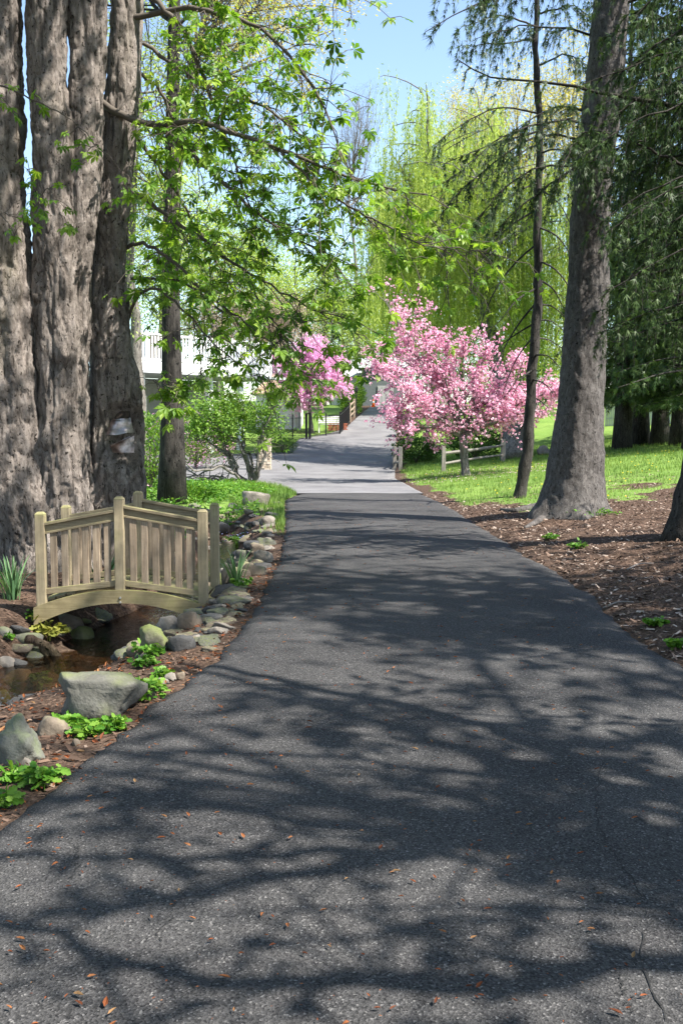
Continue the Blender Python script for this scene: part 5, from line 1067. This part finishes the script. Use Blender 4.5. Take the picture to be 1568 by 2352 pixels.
# far grey roofed building and the shed at the top of the drive
fb = thing('far_building', gp(795, 900, 92), 'distant building with pale grey roof behind the redbud', 'building'); a, b, c_ = at(720, 866, 92), at(845, 866, 92), at(800, 826, 95)
part('wall', *box(a[0], b[0], 92, 99, 3.5, a[2]), 'white', fb)
V = np.array([[a[0] - .4, 91.5, a[2] + .003], [b[0] + .4, 91.5, a[2] + .003], [b[0] + .4, 99.5, a[2] + .003], [a[0] - .4, 99.5, a[2] + .003], [a[0] - .4, 95.4, c_[2]], [b[0] + .4, 95.4, c_[2]], [b[0] + .4, 95.6, c_[2]], [a[0] - .4, 95.6, c_[2]]]); part('roof', V, BOXF, 'roof_grey', fb, .6)
for k in range(3): part('window', *box(a[0] + .8 + k * 1.5, a[0] + 1.7 + k * 1.5, 91.93, 91.997, a[2] - 1.6, a[2] - .5), 'glass', fb)
sh = thing('shed', gp(880, 930, 88), 'grey shed with white door at the top of the driveway', 'shed'); a, b = at(832, 930, 88), at(925, 930, 88); zs = h1(a[0], 88) - .1; zt2 = at(880, 845, 88)[2]
part('wall', *box(a[0], b[0], 88, 92, zs, zt2), 'shed_wall', sh); dx0, dx1 = at(866, 930, 88)[0], at(903, 930, 88)[0]; dd = part('door', *box(dx0, dx1, 87.93, 87.997, zs + .15, at(880, 886, 88)[2]), 'shade_grey', sh)
for k in range(4): part('door_board', *box(dx0 + .05 + k * (dx1 - dx0 - .06) / 4, dx0 + k * (dx1 - dx0 - .06) / 4 + (dx1 - dx0) / 4, 87.9, 87.928, zs + .2, at(880, 888, 88)[2]), 'shade_grey', dd)
V = np.array([[a[0] - .3, 87.6, zt2 + .003], [b[0] + .3, 87.6, zt2 + .003], [b[0] + .3, 92.3, zt2 + .003], [a[0] - .3, 92.3, zt2 + .003], [a[0] - .3, 89.9, zt2 + 1], [b[0] + .3, 89.9, zt2 + 1], [b[0] + .3, 90.1, zt2 + 1], [a[0] - .3, 90.1, zt2 + 1]]); part('roof', V, BOXF, 'roof_grey', sh, .3)
# traffic cone
cp = gp(857, 933, 80); cn = thing('traffic_cone', cp, 'orange traffic cone at the top of the driveway', 'traffic cone'); zc = zr(80.) + .01
part('base', *box(cp[0] - .2, cp[0] + .2, 79.8, 80.2, zc, zc + .04), 'orange', cn); obj('cone', *tube(np.array([[cp[0], 80, zc + .041], [cp[0], 80, zc + .3], [cp[0], 80, zc + .62]]), [.15, .09, .03], 14), M['orange'], cn, None, True); obj('white_band', *tube(np.array([[cp[0], 80, zc + .32], [cp[0], 80, zc + .43]]), [.096, .076], 14), M['white'], cn, None, True)
# stone pillar
pc = gp(608, 1082, 42.2); pil = thing('stone_pillar', pc, 'pale tan stone gate pillar left of the driveway entrance', 'pillar'); z0 = pc[2] - .1; part('core', *box(pc[0] - .24, pc[0] + .24, pc[1] - .24, pc[1] + .24, z0, z0 + 1.55), 'mortar', pil)
zz_ = z0
while zz_ < z0 + 1.5:
    hh_ = .07 + .06 * prng.random()
    for side in range(4):
        s = -.26
        while s < .25:
            wd_ = min(.12 + .16 * prng.random(), .26 - s); e = .012 + .03 * prng.random(); V, Fc = box(s + .006, s + wd_ - .006, -.24 - e, -.2, zz_ + .005, zz_ + hh_ - .005); V[:4, 0] += prng.normal(0, .004, 4); c, q = math.cos(side * math.pi / 2), math.sin(side * math.pi / 2)
            V = np.stack([pc[0] + V[:, 0] * c - V[:, 1] * q, pc[1] + V[:, 0] * q + V[:, 1] * c, V[:, 2]], -1); part('stone', V, Fc, 'pillar_stone', pil, float(prng.random())); s += wd_
    zz_ += hh_
# black metal fence along the bend
def metal_fence(pts, hgt, label):
    P = [gp(*p) for p in pts]; f = thing('metal_fence', P[0], label, 'fence')
    for k in range(len(P) - 1):
        a, b = P[k], P[k + 1]; Ls = np.linalg.norm(b - a)
        for z in (.15, hgt - .12): part('rail', *beam(a + A(0, 0, z), b + A(0, 0, z), .03, .035), 'black_metal', f)
        mb = MB(); n = int(Ls / .11)
        for q in range(1, n): p = a + (b - a) * q / n; mb.add(*box(p[0] - .009, p[0] + .009, p[1] - .009, p[1] + .009, p[2] + .03, p[2] + hgt))
        if n > 1: o = mb.build('pickets', M['black_metal'], f); o['kind'] = 'stuff'
    for p in P: part('post', *box(p[0] - .04, p[0] + .04, p[1] - .04, p[1] + .04, p[2] - .1, p[2] + hgt + .08), 'black_metal', f)
    return f
metal_fence([(640, 985, 55.2), (672, 985, 55.4), (702, 985, 55.6)], 1.25, 'black metal picket fence left of the gate post by the pool house')
metal_fence([(713, 990, 55.6), (748, 990, 56.4), (780, 985, 57.2), (792, 985, 60), (802, 985, 64)], 1.25, 'black metal picket fence running up the driveway in front of the redbud')
for u, l in ((704, 'left'), (711, 'right')):
    p = gp(u, 990, 54.9); f = thing('gate_post', p, f'tall black gate post, {l} one of the pair at the fence', 'post', 'gate posts'); part('shaft', *box(p[0] - .06, p[0] + .06, p[1] - .06, p[1] + .06, p[2] - .1, p[2] + 1.42), 'black_metal', f); part('cap', *box(p[0] - .085, p[0] + .085, p[1] - .085, p[1] + .085, p[2] + 1.423, p[2] + 1.47), 'black_metal', f)
# white garden bench, brick planter
p = gp(752, 965, 58.5); bn = thing('garden_bench', p, 'white slatted garden bench behind the black fence', 'bench')
for k in range(4): part('seat_slat', *box(p[0] - .55, p[0] + .75, p[1] - .3 + k * .12, p[1] - .21 + k * .12, p[2] + .43, p[2] + .46), 'white', bn)
for k in range(4): part('back_slat', *box(p[0] - .55, p[0] + .75, p[1] + .21, p[1] + .24, p[2] + .52 + k * .11, p[2] + .6 + k * .11), 'white', bn)
for sx in (-.52, .68):
    for sy in (-.28, .18): part('leg', *box(p[0] + sx, p[0] + sx + .06, p[1] + sy, p[1] + sy + .06, p[2] - .05, p[2] + .425), 'white', bn)
    part('back_post', *box(p[0] + sx, p[0] + sx + .06, p[1] + .245, p[1] + .3, p[2] + .3, p[2] + .97), 'white', bn)
p = gp(775, 965, 59.2); bp_ = thing('brick_planter', p, 'low red brick planter between bench and fence corner', 'planter')
for r_ in range(6):
    for q in range(5): part('brick', *box(p[0] - .6 + q * .23 + (r_ % 2) * .06, p[0] - .6 + q * .23 + .215 + (r_ % 2) * .06, p[1], p[1] + .5, p[2] - .05 + r_ * .085, p[2] - .05 + r_ * .085 + .078), 'brick', bp_, float(prng.random()))
# lamp on a post by the uphill fence
p = gp(818, 940, 68); lp = thing('garden_lamp', p, 'small black lantern on a post by the uphill fence', 'lamp'); part('post', *box(p[0] - .04, p[0] + .04, p[1] - .04, p[1] + .04, p[2] - .1, p[2] + 1.75), 'black_metal', lp); obj('lantern', *tube(p + np.array([[0, 0, 1.753], [0, 0, 1.85], [0, 0, 2.05], [0, 0, 2.2]]), [.06, .13, .13, .02], 6), M['black_metal'], lp)
# split rail fences
def rail_fence(pts, label, hgt=.92, rails=(.3, .68), mats=('grey_wood', 'grey_rail'), pw=.15):
    P = [np.array(p) for p in pts]; f = thing('split_rail_fence', P[0], label, 'fence')
    for p in P:
        V, Fc = box(p[0] - pw / 2, p[0] + pw / 2, p[1] - pw / 2, p[1] + pw / 2, p[2] - .15, p[2] + hgt); V[4:] += prng.normal(0, .015, (4, 3)); part('post', *bevel(V, Fc, .012), mats[0], f)
    for k in range(len(P) - 1):
        for z in rails:
            Q = resample([P[k] + A(0, 0, z), (P[k] + P[k + 1]) / 2 + A(0, 0, z) + prng.normal(0, .03, 3), P[k + 1] + A(0, 0, z)], 8); V, Fs = tube(Q, .055 * (1 + .15 * prng.normal(size=8)), 6); part('rail', V, Fs[0] if False else Fs, mats[1], f)
    return f
rail_fence([hit(1018, 1084), hit(1154, 1062)], 'two rail weathered grey fence behind the cherry trunk')
q = hit(914, 1080); rail_fence([q + A(.08, -.1, 0), q + A(-.12, .75, 0), q + A(.3, 3.2, 0)], 'short weathered rail fence at the right driveway edge', .98)
rail_fence([gp(803, 960, 65), gp(813, 950, 69), gp(826, 945, 74)], 'brown split rail fence climbing the left side of the far driveway', 1.25, (.35, .7, 1.05), ('brown_wood', 'brown_wood'))
p = hit(983, 1058); tag(obj('wood_post', *bevel(*box(p[0] - .09, p[0] + .09, p[1] + .5, p[1] + .68, p[2] - .2, p[2] + 1.5), .02), M['brown_wood']), 'mossy brown wooden post among the shrubs left of the cherry', 'post')
# pale picket fence and small stone in the far right shade
pf = thing('picket_fence', gp(1480, 990, 52), 'pale picket fence seen between the dark conifer trunks', 'fence'); mb = MB(); a, b = gp(1390, 990, 53), gp(1640, 985, 50)
for k in range(60): p = a + (b - a) * k / 60; p[2] = h1(p[0], p[1]); part('picket', *box(p[0] - .035, p[0] + .035, p[1] - .012, p[1] + .012, p[2], p[2] + 1.3), 'grey_paint', pf)
for z in (.4, 1.0): part('rail', *beam(a + A(0, .035, z), b + A(0, .035, z), .03, .08), 'grey_paint', pf)
rock(1180 + 52, 1180 + 82, 1022, 1046, 'rock_pale', 'pale stone at the foot of the willow trunk', .5)

# ------------------------------------------------------------------ trees left and behind
DB = hit(395, 1157)
broadleaf('dark_trunk_tree', 'tall straight dark trunk rising behind the bridge through the chestnut leaves', 81, DB, 21, .25, DB + A(.3, .5, 14), (3.6, 3.4, 6.5), (22, 8, 3), 'new_leaf', .085, 4, 'dark_bark', None, .16, start=.33, trunk=[DB, at(398, 1000, DB[1]), at(393, 800, DB[1]), at(392, 600, DB[1]), at(395, 300, DB[1]), at(402, 0, DB[1]), at(405, -500, DB[1] + .3), at(405, -900, DB[1] + .5)], limb_r=.22)
p = gp(397, 1040, 38); broadleaf('yellow_leaf_tree', 'tall tree with golden new leaves against the sky above the deck house', 82, p, 24, .28, at(560, 20, 38), (4.1, 4, 6.0), (26, 8, 4), 'yellow_leaf', .12, 5, 'grey_bark', None, .2, start=.45, trunk=[p, at(398, 700, 38), at(405, 400, 38), at(440, 150, 38), at(500, -60, 38), at(560, -300, 38)], limb_r=.25, tw=.2)
p = gp(335, 1000, 36); broadleaf('pale_trunk_tree', 'pale slender trunk with light green leaves just right of the giant trunk', 83, p, 22, .22, at(330, 330, 36), (3.0, 3, 6.5), (22, 8, 4), 'new_leaf', .11, 4.5, 'grey_bark', None, .2, start=.3, limb_r=.25)
specs = [(500, 640, 70, 3.6, 5.0, 'new_leaf', 'bright green tree rising right behind the deck house roof line'), (370, 560, 76, 4.5, 6.5, 'new_leaf', 'tall light green tree behind the left end of the deck'), (640, 700, 78, 4.0, 4.0, 'new_leaf', 'rounded light green tree behind the redbud to the left'), (740, 690, 84, 4.0, 4.6, 'new_leaf', 'soft green tree directly above the redbud'),
         (790, 740, 98, 4.6, 4.6, 'new_leaf', 'pale green tree behind the far grey roof'), (600, 560, 92, 5, 6, 'mid_leaf', 'deeper green tall tree far behind the deck house'), (860, 760, 108, 5, 5, 'new_leaf', 'far green tree above the shed')]
for k, (u, v, Y, rw, rh, lm_, lab) in enumerate(specs):
    c = at(u, v, Y); b = A(c[0], c[1], h1(c[0], c[1])); broadleaf('woodland_tree', lab, 90 + k, b, c[2] - b[2] + rh * .5, .25, c, (rw, rw, rh), (24, 8, 4), lm_, .2, 5.5, 'grey_bark', 'woodland behind the house', .4, start=.2)
c = at(650, 770, 68); b = A(c[0], c[1], h1(c[0], c[1])); broadleaf('budding_tree', 'pinkish brown budding tree between deck and redbud', 110, b, c[2] - b[2] + 1, .16, c, (3.2, 2.5, 2.6), (26, 9, 5), 'brush_bud', .11, 5, 'grey_bark', None, .22, start=.2)
c = at(500, 740, 66); b = A(c[0], c[1], h1(c[0], c[1])); broadleaf('budding_tree', 'pinkish brown budding tree showing above the deck railing', 111, b, c[2] - b[2] + 1, .16, c, (3.0, 2.5, 2.4), (24, 9, 5), 'brush_bud', .11, 4.5, 'grey_bark', None, .22, start=.2)
c = at(835, 330, 100); b = A(c[0], c[1], h1(c[0], c[1])); broadleaf('bare_tree', 'leafless grey tree against the sky above the driveway', 112, b, c[2] - b[2] + 4, .26, c + A(0, 0, -2), (3.4, 3, 8), (34, 10, 5), None, .1, 0, 'grey_bark', None, start=.3, upb=1.1, tw=.35)
for k, (u, v, Y, rw, rh, lab) in enumerate(((1210, 330, 72, 4.2, 7, 'tall golden budding tree behind the willow, between the spruces'), (1110, 320, 80, 4, 5, 'yellowish budding tree above the willow crown'), (1330, 300, 66, 3.6, 7, 'golden budding tree behind the massive spruce trunk'))):
    c = at(u, v, Y); b = A(c[0], c[1], h1(c[0], c[1])); broadleaf('golden_tree', lab, 120 + k, b, c[2] - b[2] + rh * .6, .3, c, (rw, rw, rh), (26, 9, 4), 'yellow_leaf', .16, 4.5, 'grey_bark', 'golden trees behind the willow', .3, start=.3, limb_r=.22)
for k, (u, v, Y, rw, rh, lab) in enumerate(((1230, 800, 62, 3.5, 4, 'green tree filling the gap behind the cherry on the right'), (1060, 760, 70, 4, 4.5, 'green tree behind the willow trunk'), (1420, 760, 75, 6, 7, 'green tree behind the dark conifers'), (960, 800, 96, 4.5, 4.5, 'green tree right of the shed'), (1540, 700, 80, 6, 8, 'green tree far right behind the conifers'))):
    c = at(u, v, Y); b = A(c[0], c[1], h1(c[0], c[1])); broadleaf('woodland_tree', lab, 130 + k, b, c[2] - b[2] + rh * .5, .25, c, (rw, rw, rh), (22, 8, 4), 'mid_leaf' if k != 1 else 'new_leaf', .2, 5.5, 'grey_bark', 'woodland on the right', .4, start=.2)
# dark conifers at the back of the lawn
con = None
CF = [(1428, 1003, 40, 'first dark conifer from the massive spruce at the back of the lawn'), (1470, 1000, 42, 'second dark conifer from the massive spruce at the back of the lawn'), (1515, 998, 41, 'third dark conifer from the massive spruce at the back of the lawn'), (1560, 996, 39, 'fourth dark conifer from the massive spruce, at the right edge'), (1600, 990, 37, 'dark conifer just beyond the right edge of the lawn'), (1455, 998, 47, 'dark conifer behind the first two at the back of the lawn'), (1265, 1008, 43, 'dark conifer trunk in shade between slim and massive spruce')]
for k, (u, v, Y, lab) in enumerate(CF[:6]):
    p = gp(u, v, Y)
    if k in (0, 2): con = conifer('dark_conifer', lab, 140 + k, p, 19, .3, 2.3, 3.0, 130, 'dark_needle', 'dark_bark', .32, 13, 8, 1.0, .4, 'dark conifers behind the lawn')
    else:
        c = copy_tree(con); c.location = p.tolist(); c.rotation_euler = (0, 0, 1.3 * k); c['label'] = lab; s = 1 - .06 * k; c.scale = (1, 1, s)
conifer('dark_conifer', 'broad dark conifer filling the space behind the right edge boughs', 150, gp(1590, 1010, 35), 17, .28, 2.6, 3.2, 120, 'dark_needle', 'dark_bark', .22, 16, 9, .9, .42, 'dark conifers behind the lawn')
# trees standing right of the camera; they shade the near road
conifer('roadside_spruce', 'tall spruce right of the viewer shading the middle of the road', 160, A(7.0, 6.4, h1(7.0, 6.4)), 16, .3, 3.8, 3.9, 105, 'dark_needle', 'spruce_bark', .2, 20, 9, .8, .3)
conifer('roadside_spruce', 'second spruce farther right shading the road edge', 161, A(9.8, 3.4, h1(9.8, 3.4)), 13.5, .3, 6, 3.4, 80, 'dark_needle', 'spruce_bark', .26, 12, 6, .8, .35)
p = A(10.5, 5.2, h1(10.5, 5.2)); broadleaf('roadside_tree', 'tall thinly leaved tree far right of the viewer dappling bridge and trunks', 163, p, 19, .3, p + A(0, 0, 15.5), (4.6, 5, 3.6), (18, 7, 4), 'mid_leaf', .14, .7, 'grey_bark', None, .2, LEAF, LEAFF, start=.5, limb_r=.3)
# its limbs are placed from the shadows they throw on the asphalt
TP = A(7.6, .2, h1(7.6, .2)); rt = thing('roadside_tree', TP, 'spreading tree right of the viewer whose crooked boughs shade the near road', 'tree'); rng = np.random.default_rng(162); wood = MB(); an = []
SD = np.array(sdir)
def lift(u, v, z): g = on_z(u, v); return g + SD * (z / SD[2])
TR = resample([TP - A(0, 0, .2), TP + A(.1, 0, 2), TP + A(0, .2, 4.5), TP + A(-.2, .3, 7), TP + A(-.1, .2, 10)], 14); wood.add(*tube(TR, np.linspace(.34, .12, 14), 12))
LIMB = [([(-60, 2100), (120, 2150), (260, 2205), (500, 2240), (800, 2258), (1100, 2256), (1300, 2248), (1568, 2212), (1800, 2150)], 5.0, .05), ([(300, 1815), (520, 1850), (700, 1890), (900, 1912), (1100, 1922), (1300, 1945), (1568, 1972), (1750, 1990)], 5.6, .045),
        ([(80, 2110), (300, 2085), (500, 2050), (700, 2010), (860, 1972), (1000, 1945), (1120, 1912), (1250, 1870), (1400, 1830), (1568, 1790)], 6.2, .06), ([(420, 1500), (600, 1560), (780, 1600), (900, 1622), (1100, 1665), (1250, 1710), (1400, 1760), (1568, 1805)], 6.0, .06),
        ([(0, 1960), (250, 1968), (480, 1965), (640, 1962), (900, 1955), (1120, 1912)], 6.6, .04), ([(1150, 1700), (1160, 1790), (1165, 1850), (1180, 1900), (1250, 1960), (1420, 2010)], 6.3, .05), ([(340, 1720), (560, 1735), (800, 1750), (1100, 1780), (1330, 1800), (1568, 1810)], 6.8, .035), ([(480, 2180), (650, 2170), (850, 2155), (1050, 2130), (1300, 2080), (1568, 2040)], 5.5, .022)]
for pl, z, r0 in LIMB:
    Q = [lift(u, v, z + .5 * math.sin(k * 1.3)) for k, (u, v) in enumerate(pl)]; e = Q[-1]; rt_ = TR[8] if z > 6 else TR[6]
    Q = resample(Q + [e * .5 + rt_ * .5 + A(0, 0, .3), rt_], 30); Q[1:-1] += rng.normal(0, .03, (28, 3)); wood.add(*tube(Q, np.linspace(r0 * .5, r0 * 1.9, 30), 7, False))
    for k in range(22):
        i = rng.integers(0, 25); d = norm(rng.normal(size=3) * A(1, 1, .5) + A(-.3, 0, .1)); L = .4 + 1.0 * rng.random(); q = bez(Q[i], Q[i] + d * L * .4, Q[i] + d * L * .7 + rng.normal(0, .12, 3), Q[i] + d * L, 6); wood.add(*tube(q, np.linspace(.016, .006, 6), 4, False)); an += [q[3], q[5]] if rng.random() < .22 else []
for k in range(9):      # upper boughs
    a0 = TR[rng.integers(7, 14)]; e = a0 + A(rng.normal(-2.4, 1.8), rng.normal(1.4, 2.2), .5 + 2.5 * rng.random()); q = bez(a0, a0 * .6 + e * .4 + A(0, 0, .6), e + A(0, 0, .2), e, 9); wood.add(*tube(q, np.linspace(.06, .012, 9), 5, False)); an += list(q[5:]) if k % 2 else [q[8]]
wood.build('trunk', M['grey_bark'], rt, True); an = np.array(an); k = np.repeat(np.arange(len(an)), 9); put_leaves('crown', M['mid_leaf'], rt, an[k] + rng.normal(0, .15, (len(k), 3)), rng, .16, LEAF, LEAFF, .1)
p = A(-9.5, 1.5, h1(-9.5, 1.5)); sw_ = broadleaf('added_shade_tree', 'unseen leafy tree added left of the viewer to close the canopy', 170, p, 15, .35, p + A(1.5, 0, 11.5), (6, 6, 4.2), (18, 7, 3), 'mid_leaf', .34, 5, 'grey_bark', 'unseen trees added around the viewer', .35, start=.3, limb_r=.35)  # unseen trees, added with their copies below to hold sky light off the road
for x, y, a, l in ((-6, -9, 1, 'unseen leafy tree added behind and left of the viewer'), (3, -11, 2.2, 'unseen leafy tree added straight behind the viewer'), (11.5, -8, 3.6, 'unseen leafy tree added behind and right of the viewer'), (15, 4, 4.4, 'unseen leafy tree added far right of the viewer beyond the spruces'), (-13, 10, 5, 'unseen leafy tree added beyond the giant tree on the left, outside the picture')):
    c = copy_tree(sw_); c.location = (x, y, h1(x, y)); c.rotation_euler = (0, 0, a); c['label'] = l

g = np.random.default_rng(200); n = 900; a = g.random(n) * 6.283; r_ = 3.4 * g.random(n) ** .6; x, y = CB[0] + r_ * np.cos(a), CB[1] + r_ * np.sin(a); k = x > XR(y) + .1; x, y = x[k], y[k]; n = len(x)
V, Fc, r = scatter(DIA, DIAF, np.stack([x, y, H(x, y) + .06], -1), spin(frames(np.stack([np.cos(a[:n]), np.sin(a[:n]), 0 * a[:n]], -1)), g.normal(0, .4, n)), np.full(n, .05), g.random(n)); tag(obj('fallen_petals', V, Fc, M['cherry_petal'], None, r, False, (0, 0, 0)), 'fallen pink petals on the grass under the cherry tree', 'petals', None, 'stuff')
